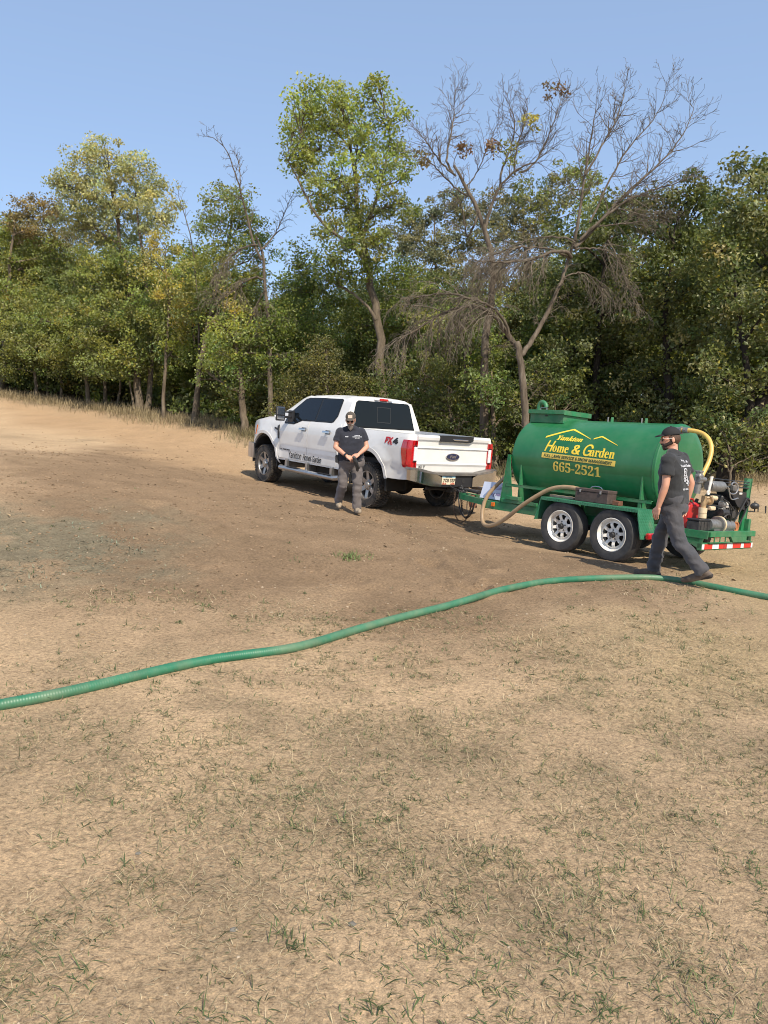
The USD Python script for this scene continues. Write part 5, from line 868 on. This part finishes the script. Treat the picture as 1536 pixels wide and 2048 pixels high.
V1 = blades(x, y, r.uniform(0, 2*np.pi, n), r.normal(.12, .22, n)+.5*tf*r.random(n), r.normal(.25, .5, n), r.uniform(.010, .050, n)*(1+.6*tf)*np.where(r.random(n) < .06, 1.9, 1.)*far**.3, r.uniform(.0016, .0034, n)*far, c, .003)
tinted('straw', *V1, blade_mat, kind='stuff', label='dead straw and dry grass blades scattered over the bare ground', cat='straw')
# green blades: little tufts
x, y = scatter(8200, 1.2, 13, 1.42, r, .62); tf = tuftness(x, y); tm = softmask(TILLED, x, y, .5, 3)
k = r.random(len(x)) < np.clip((fb(x, y, .9, 71)-.42)*2.6, .02, .75)*(1-.9*tm)*np.clip(1.5-y/9, .25, 1)+.9*tf; x, y, tf = x[k], y[k], tf[k]; m = (r.integers(4, 13, len(x))).astype(int)
xs, ys = np.repeat(x, m), np.repeat(y, m); tf = np.repeat(tf, m); n = len(xs); sp = np.repeat(.008+.03*r.random(len(x)), m); xs = xs+r.normal(0, 1, n)*sp; ys = ys+r.normal(0, 1, n)*sp; sz = np.repeat(.5+.9*r.random(len(x)), m)
c = np.array([.088, .118, .046])*(.6+.8*np.repeat(r.random((len(x), 1)), m, 0))*(.8+.4*r.random((n, 1))); dr = r.random(n) < .22+.35*tf; c[dr] = np.array([.30, .26, .13])*(.7+.5*r.random((dr.sum(), 1)))
V2 = blades(xs, ys, r.uniform(0, 2*np.pi, n), r.normal(.55, .38, n), r.normal(.9, .5, n), r.uniform(.022, .068, n)*sz, r.uniform(.003, .0056, n)*np.clip(ys/5, .8, 1.8), c, -.002)
# one brighter clump on the tilled soil, and short green growth
cx = [gp(717, 1113), gp(690, 1112), gp(705, 1118)]; m = 150; ii = r.integers(0, 3, m); xs = np.array([cx[i][0] for i in ii])+r.normal(0, .08, m); ys = np.array([cx[i][1] for i in ii])+r.normal(0, .09, m)
V3 = blades(xs, ys, r.uniform(0, 2*np.pi, m), r.normal(.9, .3, m), r.normal(.6, .4, m), r.uniform(.05, .12, m), r.uniform(.006, .010, m), np.array([.15, .20, .07])*(.7+.6*r.random((m, 1))))
V = np.vstack([V2[0], V3[0]]); F = np.vstack([V2[1], V3[1]+len(V2[0])]); tinted('grass', V, F, np.vstack([V2[2], V3[2]]), blade_mat, kind='stuff', label='short green grass tufts on the bare ground', cat='grass')
# tall dry grass along the edge of the wood
nt = 21000; s = r.random(nt); E_ = np.array([_edge.interpolate(k, normalized=True).coords[0] for k in np.linspace(0.16, .90, 400)]); ii = (s*399).astype(int); off = np.abs(r.normal(0, .55, nt))*np.where(r.random(nt) < .7, 1, -1.1)
xx = E_[ii, 0]+r.normal(0, .06, nt)+.25*off; yy = E_[ii, 1]+off+(fb(E_[ii, 0], E_[ii, 1], .7, 81)-.5)*1.2
k = r.random(nt) < np.clip((fb(xx, yy, .9, 82)-.30)*2.6, .12, 1); xx, yy = xx[k], yy[k]; n = len(xx); pale = np.interp(xx, [-14, -7, -3, 4, 8], [1, .9, .35, .4, .9])
c = np.array([.40, .315, .18])*(.6+.6*r.random((n, 1)))*pale[:, None] + (1-pale[:, None])*np.array([.15, .155, .065])*(.6+.7*r.random((n, 1)))
V4 = blades(xx, yy, r.uniform(0, 2*np.pi, n), r.normal(1.25, .2, n), r.normal(.5, .4, n), r.uniform(.14, .44, n), r.uniform(.008, .016, n), c*.88)
tinted('tall_grass', *V4, blade_mat, kind='stuff', label='tall dry grass along the foot of the wood', cat='grass')
# pebbles and clods
def stones(name, x, y, size, tint, r, m, **tags):
    ico = trimesh.creation.icosphere(0, 1.0); n = len(x); nv = len(ico.vertices); A = r.normal(size=(n, 3, 3)); A = np.linalg.qr(A)[0]; sc = size[:, None]*np.c_[.8+.5*r.random(n), .7+.4*r.random(n), .45+.3*r.random(n)]
    v = ico.vertices[None]*(1+.22*r.normal(size=(n, nv, 1))*.6); v = np.einsum('nij,nvj->nvi', A, v*1.0)*sc[:, None, :]; v = v + np.stack([x, y, gz(x, y)+sc[:, 2]*.35], 1)[:, None, :]
    f = (ico.faces[None]+np.arange(n)[:, None, None]*nv).reshape(-1, 3); tinted(name, v.reshape(-1, 3), f, np.repeat(tint, nv, 0), m, **tags)
stone_mat = usdkit.material(stage, '/World/Looks/stone', {'a': ('attribute', dict(attribute='tint')), 'p': ('principled_bsdf', dict(roughness=.9, specular_ior_level=.2))}, [('a.color', 'p.base_color')], surface='p.BSDF')
x, y = scatter(2200, 1.2, 14, 1.5, r); k = r.random(len(x)) < np.clip((fb(x, y, 1.1, 91)-.38)*4, .08, 1); x, y = x[k], y[k]; n = len(x)
stones('pebbles', x, y, r.uniform(.003, .009, n)**1.0*np.clip(y/4, .8, 1.7), np.array([.38, .30, .21])*(.6+.6*r.random((n, 1))), r, stone_mat, kind='stuff', label='small pale pebbles scattered on the soil', cat='pebbles')
x, y = scatter(26000, 1.2, 26, 1.2, r); tm = softmask(TILLED, x, y, .5, 3); k = r.random(len(x)) < np.clip((fb(x, y, 1.4, 93)-.36)*3, .05, .9)*(.16+.7*tm); x, y = x[k], y[k]; n = len(x)
ti = softmask(TILLED, x, y, .5, 3)[:, None]; stones('clods', x, y, r.uniform(.004, .016, n)*np.clip(y/7, .6, 1.8), ((1-ti)*sand*.85+ti*soil*.95)*(.75+.5*r.random((n, 1))), r, stone_mat, kind='stuff', label='crumbs and clods of dry soil', cat='soil clods')
# flecks of green paper mulch sprayed at the left
x, y = scatter(60000, 6, 17, 1.0, r, .62); mk = softmask(MULCH, x, y, .5, 35); k = r.random(len(x)) < mk*np.clip((fb(x, y, 1.2, 95)-.38)*4, .05, 1)*np.clip((fb(x, y, 5., 96, 3)-.35)*4, .1, 1); x, y = x[k], y[k]; n = len(x)
c = np.array([.20, .185, .12])*(.6+.8*r.random((n, 1))); g_ = r.random(n) < .25; c[g_] = np.array([.24, .27, .19])*(.7+.5*r.random((g_.sum(), 1)))
tinted('mulch', *blades(x, y, r.uniform(0, 2*np.pi, n), r.normal(.2, .4, n), r.normal(.2, .5, n), r.uniform(.02, .06, n), r.uniform(.008, .018, n), c, .004), blade_mat, kind='stuff', label='grey-green sprayed mulch flecks on the soil at the left', cat='mulch')
# fallen leaves and the grey chip of slate
x, y = scatter(260, 1.6, 24, .8, r); n = len(x); lv = leaves(np.stack([x, y, gz(x, y)+.006], 1), np.array([0, 0, 1.])+.3*r.normal(size=(n, 3)), .045*np.clip(y/6, .7, 1.6), .028*np.clip(y/6, .7, 1.6), np.array([.30, .22, .13])*(.6+.7*r.random((n, 1))), r)
tinted('fallen_leaves', *lv, blade_mat, kind='stuff', label='dry fallen leaves on the bare ground', cat='leaves')
for q, sz, lab in ((gp(467, 1858), .016, 'small grey chip of slate on the sand in the foreground'), (gp(276, 1706), .014, 'pale shard lying among dry grass at lower left'), (gp(704, 1850), .017, 'grey flat chip beside a clump of straw at the bottom middle')):
    st = hull(np.array([(1, 0, 0), (.2, .9, .1), (-.8, .5, 0), (-.7, -.6, .05), (.4, -.8, 0), (.1, 0, .35), (-.4, .1, .3), (.5, -.2, .25)])*sz); st.vertices = st.vertices+[q[0], q[1], float(gz(np.array([q[0]]), np.array([q[1]]))[0])+.002]; single('stone_chip', st, simple('slate', (.17, .155, .13), .95, var=.2, spec=.05) if lab.startswith('small') else M['cast'] if False else '/World/Looks/slate', lab, 'stone')
# the green delivery hose across the ground
M['green_hose'] = simple('green_hose', (.024, .150, .078), .45, var=.16, scale=5, dirt=(.24, .25, .15), dirt_amt=.6, dscale=1.7)
def _on(u, v): q = gp(u, v); return gp(u, v+.027*FPX/float((CAM.T@(q-[0, 0, EYE]))[2]))
hp = [_on(u, v) for u, v in [(-260, 1452), (-120, 1434), (0, 1409), (80, 1397), (150, 1383), (230, 1364), (300, 1346), (420, 1318), (500, 1307), (570, 1298), (620, 1286), (690, 1264), (800, 1233), (900, 1211), (1000, 1183), (1060, 1170), (1100, 1163), (1160, 1156.5), (1230, 1153.5), (1290, 1153), (1340, 1157.5), (1390, 1166), (1450, 1179), (1536, 1195), (1660, 1219), (1850, 1250)]]
hp = spline([(p[0], p[1], 0) for p in hp], 900); hp[:, :2] = __import__('scipy.ndimage', fromlist=['x']).gaussian_filter1d(hp[:, :2], 14, axis=0, mode='nearest'); hr = .0345; hp[:, 2] = 0
zz = gz(hp[:, 0], hp[:, 1]); from scipy.ndimage import gaussian_filter1d, maximum_filter1d
hp[:, 2] = gaussian_filter1d(maximum_filter1d(zz, 9), 22)+hr*.72
L_ = np.r_[0, np.cumsum(np.linalg.norm(np.diff(hp, axis=0), axis=1))]; ns = int(L_[-1]/.0045); sl = np.linspace(0, L_[-1], ns); hpp = np.stack([np.interp(sl, L_, hp[:, i]) for i in range(3)], 1)
single('green_hose', tube(hpp, hr*(1+.022*np.sin(sl*2*np.pi/.0165)), 14), M['green_hose'], 'thick green ribbed hose snaking across the bare ground', 'hose', smooth=True)
# dark fixtures standing in the dry grass beyond the trailer
q = gp(1509, 1024); o = thing('ground_light', 'small dark object on a stake in the dry grass behind the trailer post', 'ground light', t=(q[0], q[1], float(gbase(q[0], q[1]))))
part(o, 'head', trimesh.Trimesh(trimesh.creation.icosphere(2, 1.).vertices*[.085, .07, .062]+[0, 0, .115], trimesh.creation.icosphere(2, 1.).faces), M['engine_black'], smooth=40); part(o, 'finial', cyl((0, 0, .17), (0, 0, .205), .012, 8), M['engine_black']); part(o, 'stake', cyl((0, 0, -.05), (0, 0, .08), .012, 8), M['engine_black'])
for (u, v), c, lab in (((1516, 1024), 'engine_black', 'short dark stake beside the small ground light'), ((1531, 1026), 'engine_black', 'short dark stake at the right edge in the dry grass')):
    q = gp(u, v); z0 = float(gbase(q[0], q[1])); single('stake', hull([(q[0]+dx*k, q[1]+dy*k, z) for z, k in ((z0-.1, .5), (z0+.13, 1)) for dx in (-.011, .011) for dy in (-.011, .011)]), M[c], lab, 'stake')
# ------------------------------------------------------------------ people
def unit(a): a = np.asarray(a, float); return a/np.linalg.norm(a)
_ico = trimesh.creation.icosphere(2, 1.0).vertices
def sph(P):
    return m3.Manifold.hull_points(np.vstack([_ico*r+np.asarray(p, float) for p, r in P]))
def chain(pts):
    return [sph([a, b]) for a, b in zip(pts[:-1], pts[1:])]
def merge(ms): return m3.Manifold.batch_boolean(ms, m3.OpType.Add)
def flesh(ms, size, it=8, wrinkle=0., seed=0, ws=9.):
    man = merge(ms) if isinstance(ms, list) else ms
    t = tri(man.refine_to_length(size)); t.merge_vertices(); t = trimesh.smoothing.filter_taubin(t, iterations=it)
    if wrinkle:
        n = t.vertex_normals; v = t.vertices; w = meshkit.fbm(v*[ws, ws, ws*1.7]+seed*5.3, 4, seed)-.5; f2 = np.abs(meshkit.noise(v*[ws*.8, ws*.8, ws*2.2]+[0, 0, seed], seed+3)-.5)*2
        t.vertices = v+n*((w*1.1+(.5-f2)*.5)*wrinkle)[:, None]
    return t
def cutat(man, p, n):
    """keeps the side of the plane that n points to"""
    n = unit(n); return man.trim_by_plane(tuple(n), float(np.dot(n, p)))
def hand(w, d, pn, side, curl, spread=.25):
    """hand from wrist w, fingers along d, palm facing pn; side +1 left, -1 right. Returns manifolds"""
    d = unit(d); pn = unit(pn - np.dot(pn, d)*d); s = np.cross(pn, d)*side; out = [sph([(w, .024), (w+d*.03+s*.015, .020), (w+d*.03-s*.015, .020)]), sph([(w+d*.02+s*.018, .017), (w+d*.02-s*.02, .016), (w+d*.085+s*.030, .0125), (w+d*.08-s*.032, .0115)])]
    for k, (o, L, r0) in enumerate(((.030, .072, .0092), (.010, .080, .0095), (-.011, .075, .0092), (-.031, .058, .0082))):
        p = w+d*(.088-.004*abs(k-1))+s*o; dd = unit(d+s*o*spread*10*.35); pts = [(p, r0)]
        for j, f in enumerate((.45, .32, .23)):
            a = curl*(.5 if j == 0 else 1.); dd = unit(dd*np.cos(a)+pn*np.sin(a)); p = p+dd*L*f; pts.append((p, r0*(1-.12*(j+1))))
        out += chain(pts)
    p = w+d*.03+s*.026; dd = unit(d*.65+s*.75+pn*.25); pts = [(p, .014)]
    for f in (.035, .030, .024): p = p+dd*f; pts.append((p, .0112)); dd = unit(dd+d*.35+pn*.25-s*.3)
    return out + chain(pts)
def rot(yaw, pitch, roll=0):
    c, s = np.cos, np.sin; Rz = np.array([[c(yaw), -s(yaw), 0], [s(yaw), c(yaw), 0], [0, 0, 1]]); Ry = np.array([[c(pitch), 0, s(pitch)], [0, 1, 0], [-s(pitch), 0, c(pitch)]]); Rx = np.array([[1, 0, 0], [0, c(roll), -s(roll)], [0, s(roll), c(roll)]]); return Rz@Ry@Rx
def ell(c, r, R=np.eye(3), n=3): v = trimesh.creation.icosphere(n, 1.0).vertices*np.asarray(r); return m3.Manifold.hull_points((R@v.T).T+c)
def place(m, f): m.vertices = f(m.vertices); return m
def person(label, base, facing, J, head_yaw, head_pitch, kit, girth=1.0, seed=0):
    fx = unit([facing[0], facing[1], 0]); R = np.stack([fx, np.cross([0, 0, 1], fx), [0, 0, 1]], 1)
    o = thing('person', label, 'person', R, base); J = {k: np.asarray(v, float) for k, v in J.items()}
    hc = J['head']; HR = rot(head_yaw, head_pitch); H = lambda *p: hc + HR@np.array(p, float)
    g = girth; pel, wai, che = J['pelvis'], J['waist'], J['chest']
    torso = lambda e: [sph([(pel+[0, s*.085, dz], .115*g+e) for s in (1, -1) for dz in (-.04, .04)]+[(wai+[.02*(g-1)*8, s*.075, 0], .115*g+e) for s in (1, -1)]), sph([(wai+[.02*(g-1)*8, s*.075, 0], .115*g+e) for s in (1, -1)]+[(che+[0, s*.10, 0], .118*(.5+.5*g)+e) for s in (1, -1)]), sph([(che+[0, s*.10, 0], .118*(.5+.5*g)+e) for s in (1, -1)]+[(J['sh'+k]*[1, .88, 1]+[0, 0, -.01], .062+e) for k in 'lr']), sph([(J['sh'+k]*[1, .75, 1], .055+e*.8) for k in 'lr']+[(J['neck'], .058+e*.3)])]
    # body: one skin
    B = torso(-.012)
    B += [sph([(J['neck'], .058), (H(-.02, 0, -.06), .055)])]
    for k in 'lr':
        B += chain([(J['sh'+k], .052), ((J['sh'+k]+J['el'+k])/2, .049), (J['el'+k], .040), (J['el'+k]*.7+J['wr'+k]*.3, .042), (J['wr'+k], .027)])
        B += hand(J['wr'+k], J['hd'+k], J['pn'+k], 1 if k == 'l' else -1, J['cu'+k] if np.ndim(J['cu'+k]) else float(J['cu'+k]))
        B += chain([(J['hip'+k], .085), (J['kn'+k], .052), (J['kn'+k]*.75+J['an'+k]*.25, .056), (J['an'+k], .036)]); B += [sph([(J['an'+k], .036), (J['an'+k]*.5+J['toe'+k]*.5+[0, 0, -.02], .03)])]
    head = [ell(H(0, 0, .035), (.095, .075, .095), HR), sph([(H(.03, 0, .0), .070), (H(.052, .018, -.075), .026), (H(.052, -.018, -.075), .026), (H(-.02, .035, -.05), .032), (H(-.02, -.035, -.05), .032)]), sph([(H(.090, 0, .010), .012), (H(.108, 0, -.028), .013), (H(.085, .014, -.032), .010), (H(.085, -.014, -.032), .010)]), sph([(H(.088, .03, .022), .013), (H(.088, -.03, .022), .013)]), sph([(H(.086, .018, -.058), .010), (H(.086, -.018, -.058), .010)])]
    for s in (1, -1): head.append(ell(H(-.012, s*.079, -.005), (.020, .010, .032), HR@rot(s*.3, 0), 2))
    body = flesh(B+head, .019, 5); part(o, 'body', body, M['skin'], smooth=True)
    for s in (1, -1): part(o, 'eye', tri(ell(H(.086, s*.031, .004), (.010, .012, .007), HR, 2)), M['hair_dark'])
    # shirt
    S = [cutat(sh, pel+[0, 0, -.03], (0, 0, 1)) for sh in torso(.016)[:1]]+torso(.016)[1:]
    for k in 'lr':
        e = J['sh'+k]+(J['el'+k]-J['sh'+k])*.62; S += [cutat(m_, e, J['sh'+k]-J['el'+k]) for m_ in chain([(J['sh'+k]*[1, .93, 1], .078), ((J['sh'+k]+J['el'+k])/2, .076), (J['el'+k], .074)])]
    shirt = flesh(S, .021, 10, kit.get('wr_s', .016), seed); part(o, 'shirt', shirt, kit['shirt'], smooth=True)
    # trousers and shoes
    T = [cutat(sph([(pel+[0, s*.085, dz], .122*g+.004) for s in (1, -1) for dz in (-.06, .035)]), pel+[0, 0, .09], (0, 0, -1))]
    for k in 'lr':
        T += chain([(J['hip'+k]+[0, 0, -.0], .108), (J['hip'+k]*.55+J['kn'+k]*.45, .096), (J['kn'+k], .080)]); T += [cutat(m_, J['an'+k]*1.0+unit(J['kn'+k]-J['an'+k])*(-.005), J['kn'+k]-J['an'+k]) for m_ in chain([(J['kn'+k], .080), (J['kn'+k]*.5+J['an'+k]*.5, .073), (J['an'+k]-unit(J['kn'+k]-J['an'+k])*.06, .072)])]
    part(o, 'trousers', flesh(T, .022, 10, kit.get('wr_t', .024), seed+4, 7.5), kit['trousers'], smooth=True)
    for k in 'lr':
        a, t = J['an'+k], J['toe'+k]; d = unit((t-a)*[1, 1, 1]); up = unit(np.cross(np.cross(d, [0, 0, 1.]), d)); up = up if up[2] > 0 else -up; low = a-up*.075; f = unit(t-low); s = np.cross(up, f); L = np.linalg.norm(t-low)
        shoe = [sph([(low-f*.045+up*.038, .034), (low+f*.02+up*.05, .036), (a, .052), (a+unit(J['kn'+k]-a)*.03, .052)]), sph([(low-f*.045+up*.032, .037), (low+f*.05+up*.045, .046), (low+f*(L*.65)+s*.014+up*.034, .041), (low+f*(L*.65)-s*.014+up*.034, .041)]), sph([(low+f*(L*.65)+s*.012+up*.026, .037), (low+f*(L*.65)-s*.012+up*.026, .037), (low+f*L+up*.028, .034)])]
        sh = merge(shoe); sole = cutat(sh, low+up*.018, -up); sh = cutat(sh, low+up*.012, up); sm = part(o, 'shoe', flesh(sh, .016, 4), kit['shoe'], smooth=True)
        sole = tri(cutat(merge([x.scale((1, 1, 1)) for x in shoe]), low+up*.016, -up)); sole.vertices = (sole.vertices-low)*1.04+low; part(sm, 'sole', sole, kit['sole'])
    # cap
    cap = cutat(ell(H(-.005, 0, .048), (.107, .088, .100), HR), H(0, 0, .048), HR@np.array([0.08, 0, 1.])); front = cutat(cap, H(-.005, 0, .05), HR@np.array([1., 0, .1]))
    if kit.get('mesh_back'):
        c_ = part(o, 'cap', flesh(front, .02, 3), kit['cap'], smooth=True); part(c_, 'mesh_back', flesh(cutat(cap, H(-.006, 0, .05), HR@np.array([-1., 0, -.1])), .02, 3), M['cap_mesh'], smooth=True)
    else: c_ = part(o, 'cap', flesh(cap, .02, 3), kit['cap'], smooth=True)
    bill = m3.Manifold.hull_points(np.array([H(x, y, z+dz) for dz in (0, .006) for x, y, z in ((.075, .072, .045), (.075, -.072, .045), (.13, .062, .043), (.13, -.062, .043), (.168, .032, .034), (.168, -.032, .034), (.176, 0, .031), (.10, 0, .062), (.15, 0, .048))])); part(c_, 'bill', flesh(bill, .03, 1), kit['bill'], smooth=40)
    part(c_, 'button', tri(ell(H(-.005, 0, .149), (.009, .009, .006), HR, 2)), kit['cap'])
    # hair, beard, glasses
    hr = cutat(cutat(ell(H(-.010, 0, .012), (.100, .082, .085), HR), H(0, 0, .055), HR@np.array([0, 0, -1.])), H(.012, 0, -.03), HR@np.array([-.9, 0, .35])); part(o, 'hair', flesh(hr, .015, 3, .004, seed+9, 40.), kit['hair'], smooth=True)
    bd = [sph([(H(.060, .018, -.080-kit['beard']*.4), .028), (H(.060, -.018, -.080-kit['beard']*.4), .028), (H(.066, 0, -.085-kit['beard']), .020), (H(.072, .028, -.055), .018), (H(.072, -.028, -.055), .018)])]
    for s in (1, -1): bd.append(sph([(H(.062, s*.030, -.060), .024), (H(.005, s*.058, -.035), .020), (H(-.003, s*.068, .0), .010)])); bd.append(sph([(H(.098, s*.006, -.044), .009), (H(.078, s*.034, -.060), .012)]))
    part(o, 'beard', flesh(bd, .012, 3, .006, seed+6, 45.), kit['beard_mat'], smooth=True)
    gl = part(o, 'glasses', cat_([tube([H(.098, s*.048, .012), H(.06, s*.080, .014), H(-.01, s*.084, .012)], .0028, 6) for s in (1, -1)]+[tube([H(.106, .01, .012), H(.108, 0, .014), H(.106, -.01, .012)], .003, 6)]), kit['frame'])
    for s in (1, -1): part(gl, 'lens', hull([H(.098-.012*abs(y-.032)*20*.5+dx, s*y, z) for dx in (0, .004) for y, z in ((.010, .018), (.010, -.008), (.022, -.018), (.044, -.016), (.056, -.002), (.054, .020))]), M['dark_glass'])
    return o, J, H, HR, shirt, R
from scipy.spatial import cKDTree
def printed(o, shirt, shape, axis_dir, cy, cz, m, name, sgn):
    """flat print laid on the chest (sgn +1) or back (sgn -1) of a shirt; shape in metres about its own centre"""
    L = shape if hasattr(shape, 'vertices') else ext(shape, 0, .002, 'xy'); L = fine(L, .02); q = L.vertices; v = shirt.vertices[shirt.vertex_normals[:, 0]*sgn > .25]
    y = cy - q[:, 0]*(-sgn)*-1 if False else cy - sgn*-1*q[:, 0]; z = cz+q[:, 1]; d, i = cKDTree(v[:, 1:]).query(np.stack([y, z], 1), k=5); x = (v[i, 0]*np.exp(-d*30)).sum(1)/np.exp(-d*30).sum(1)
    L.vertices = np.stack([x+sgn*(.004+q[:, 2]), y, z], 1); L.fix_normals(); return part(o, name, L, m)
def word(t, h, style='plain', **k):
    L = lettering(t, h, .002, style, **k); L.vertices = L.vertices-[(L.bounds[0][0]+L.bounds[1][0])/2, 0, 0]; return L
# the man in front of the truck, facing the camera, looking down at his hands
b1 = gp(714, 1029); f1 = np.array([.14, -1.])
J1 = dict(pelvis=(0, 0, .95), waist=(.0, 0, 1.08), chest=(.0, 0, 1.30), neck=(.02, 0, 1.50), head=(.075, -.01, 1.635), shl=(.0, .195, 1.43), shr=(.0, -.195, 1.43), ell=(.05, .275, 1.17), elr=(.05, -.275, 1.17), wrl=(.235, .115, 1.05), wrr=(.24, -.10, 1.02),
          hdl=(.35, -.75, -.45), hdr=(.35, .75, -.5), pnl=(-.5, -.2, -.8), pnr=(-.5, .2, -.8), cul=.75, cur=.75, hipl=(0, .095, .93), hipr=(0, -.095, .93), knl=(.10, .10, .52), knr=(.03, -.15, .52), anl=(.10, .085, .105), anr=(-.30, -.20, .205), toel=(.30, .115, .035), toer=(-.13, -.20, .10))
J1 = {k: (np.array(v)*(.98 if not k.startswith(('hd', 'pn', 'cu')) else 1)).tolist() if np.ndim(v) else v for k, v in J1.items()}
fx = unit([f1[0], f1[1], 0]); RR = np.stack([fx, np.cross([0, 0, 1], fx), [0, 0, 1]], 1); base1 = np.array([b1[0], b1[1], float(gz(np.array([b1[0]]), np.array([b1[1]]))[0])]) - RR@np.array([.15, .085, -.004])
kit1 = dict(shirt=M['navy_cloth'], trousers=M['grey_denim'], shoe=M['tan_boot'], sole=M['boot_sole'], cap=M['cap_brown'], bill=M['cap_brown'], mesh_back=True, hair=M['beard_grey'], beard_mat=M['beard_grey'], beard=.06, frame=M['black_plastic'], wr_t=.030)
o1, J1, H1, HR1, shirt1, R1 = person('bearded man in navy shirt and grey trousers walking beside the truck, looking at his hands', base1, f1, J1, -.18, .32, kit1, girth=1.10, seed=1)
part(o1, 'cap_patch', hull([H1(.10+dx, y, z) for dx, z in ((0, .065), (.003, .065), (-.022, .112), (-.019, .112)) for y in (-.036, .036)]), M['patch'])
w = J1['wrr']; a = unit(np.asarray(J1['wrr'])-np.asarray(J1['elr'])); part(o1, 'wristwatch', tri(cutat(cutat(sph([(w-a*.04, .041), (w, .037)]), w-a*.035, a), w-a*.005, -a)), M['black_plastic'])
part(o1, 'belt', tri(cutat(cutat(sph([(J1['pelvis']+[0, s*.085, dz], .139) for s in (1, -1) for dz in (-.03, .04)]), J1['pelvis']+[0, 0, .005], (0, 0, 1)), J1['pelvis']+[0, 0, .045], (0, 0, -1))), M['engine_black'])
part(o1, 'phone_pouch', rbox(J1['pelvis']+[-.03, -.27, -.05], J1['pelvis']+[.07, -.21, .08], .012), M['black_plastic'])
gv = flesh(chain([((.33, .02, .97), .028), ((.31, .05, .90), .036), ((.27, .075, .82), .030), ((.25, .085, .76), .022)])+chain([((.30, .06, .88), .025), ((.29, .11, .80), .016)]), .02, 4, .012, 3, 20.); place(gv, lambda v: v@R1.T+base1)
single('work_glove', gv, M['engine_black'], 'black work gloves held in the hands of the man by the truck', 'gloves', smooth=True)
printed(o1, shirt1, word('YANKTON', .014, bold=3), 0, .095, 1.335, M['white_print'], 'shirt_print', 1); printed(o1, shirt1, word('HOME & GARDEN', .014, bold=3), 0, .095, 1.312, M['white_print'], 'shirt_print', 1); printed(o1, shirt1, word('665-2521', .012, bold=3), 0, .095, 1.290, M['white_print'], 'shirt_print', 1)
printed(o1, shirt1, word('Staff', .018, bold=3), 0, -.085, 1.315, M['white_print'], 'shirt_print', 1)
# the man in the right, striding to the left past the trailer, seen from behind his left shoulder
b2 = gp(1388, 1176); f2 = np.array([-.73, .68])
J2 = dict(pelvis=(0, 0, .95), waist=(.01, 0, 1.09), chest=(.0, 0, 1.30), neck=(.03, 0, 1.50), head=(.06, .0, 1.655), shl=(.0, .19, 1.43), shr=(.0, -.19, 1.43), ell=(-.005, .255, 1.14), elr=(-.10, -.24, 1.15), wrl=(.07, .255, .895), wrr=(-.04, -.25, .90), hdl=(.30, -.02, -.95), hdr=(.2, .05, -.95), pnl=(-.25, -1., 0), pnr=(-.2, 1., 0), cul=.42, cur=.45,
          hipl=(0, .095, .93), hipr=(0, -.095, .93), knl=(-.10, .10, .53), knr=(.19, -.10, .52), anl=(-.40, .10, .175), anr=(.26, -.09, .105), toel=(-.20, .10, .045), toer=(.46, -.10, .035))
J2 = {k: (np.array(v)*(.985 if not k.startswith(('hd', 'pn', 'cu')) else 1)).tolist() if np.ndim(v) else v for k, v in J2.items()}
fx = unit([f2[0], f2[1], 0]); RR = np.stack([fx, np.cross([0, 0, 1], fx), [0, 0, 1]], 1); base2 = np.array([b2[0], b2[1], float(gbase(b2[0], b2[1]))+.012]) - RR@np.array([-.30, .10, 0])
kit2 = dict(wr_t=.036, wr_s=.024, shirt=M['charcoal_cloth'], trousers=M['dark_denim'], shoe=M['boot'], sole=M['boot_sole'], cap=M['cap_black'], bill=M['cap_black'], hair=M['hair_brown'], beard_mat=M['hair_dark'], beard=.015, frame=M['white_steel'])
o2, J2, H2, HR2, shirt2, R2 = person('man in black cap and charcoal shirt striding past the rear of the green trailer', base2, f2, J2, .62, .04, kit2, girth=1.0, seed=2)
printed(o2, shirt2, word('Yankton', .034, 'plain', bold=1, xs=.95), 0, 0, 1.375, M['white_print'], 'shirt_print', -1); printed(o2, shirt2, word('Home & Garden', .026, bold=1), 0, 0, 1.325, M['white_print'], 'shirt_print', -1); printed(o2, shirt2, word('665-2521', .020, bold=1), 0, 0, 1.065, M['white_print'], 'shirt_print', -1)
def stroke(p, w): return sg.LineString(spline([(a, b, 0) for a, b in p], 24)[:, :2]).buffer(w)
art = union_all([stroke(p, .0055) for p in ([(-.085, .07), (-.06, .10), (-.02, .095), (-.005, .06), (.0, .02)], [(-.085, .07), (-.075, .03), (-.05, .0), (-.02, -.005)], [(-.06, .03), (-.03, .02), (.0, .02), (.03, .0), (.05, -.03)], [(-.055, -.01), (-.045, -.035), (-.02, -.04), (-.01, -.015)], [(.0, -.02), (.01, -.06), (.04, -.07), (.05, -.04), (.02, -.03)], [(.045, -.03), (.075, -.05), (.08, -.08), (.06, -.09)], [(-.07, .065), (-.045, .07), (-.04, .045)], [(-.02, -.01), (.02, .005), (.04, -.02)])])
printed(o2, shirt2, art, 0, 0, 1.205, M['white_print'], 'shirt_print', -1)
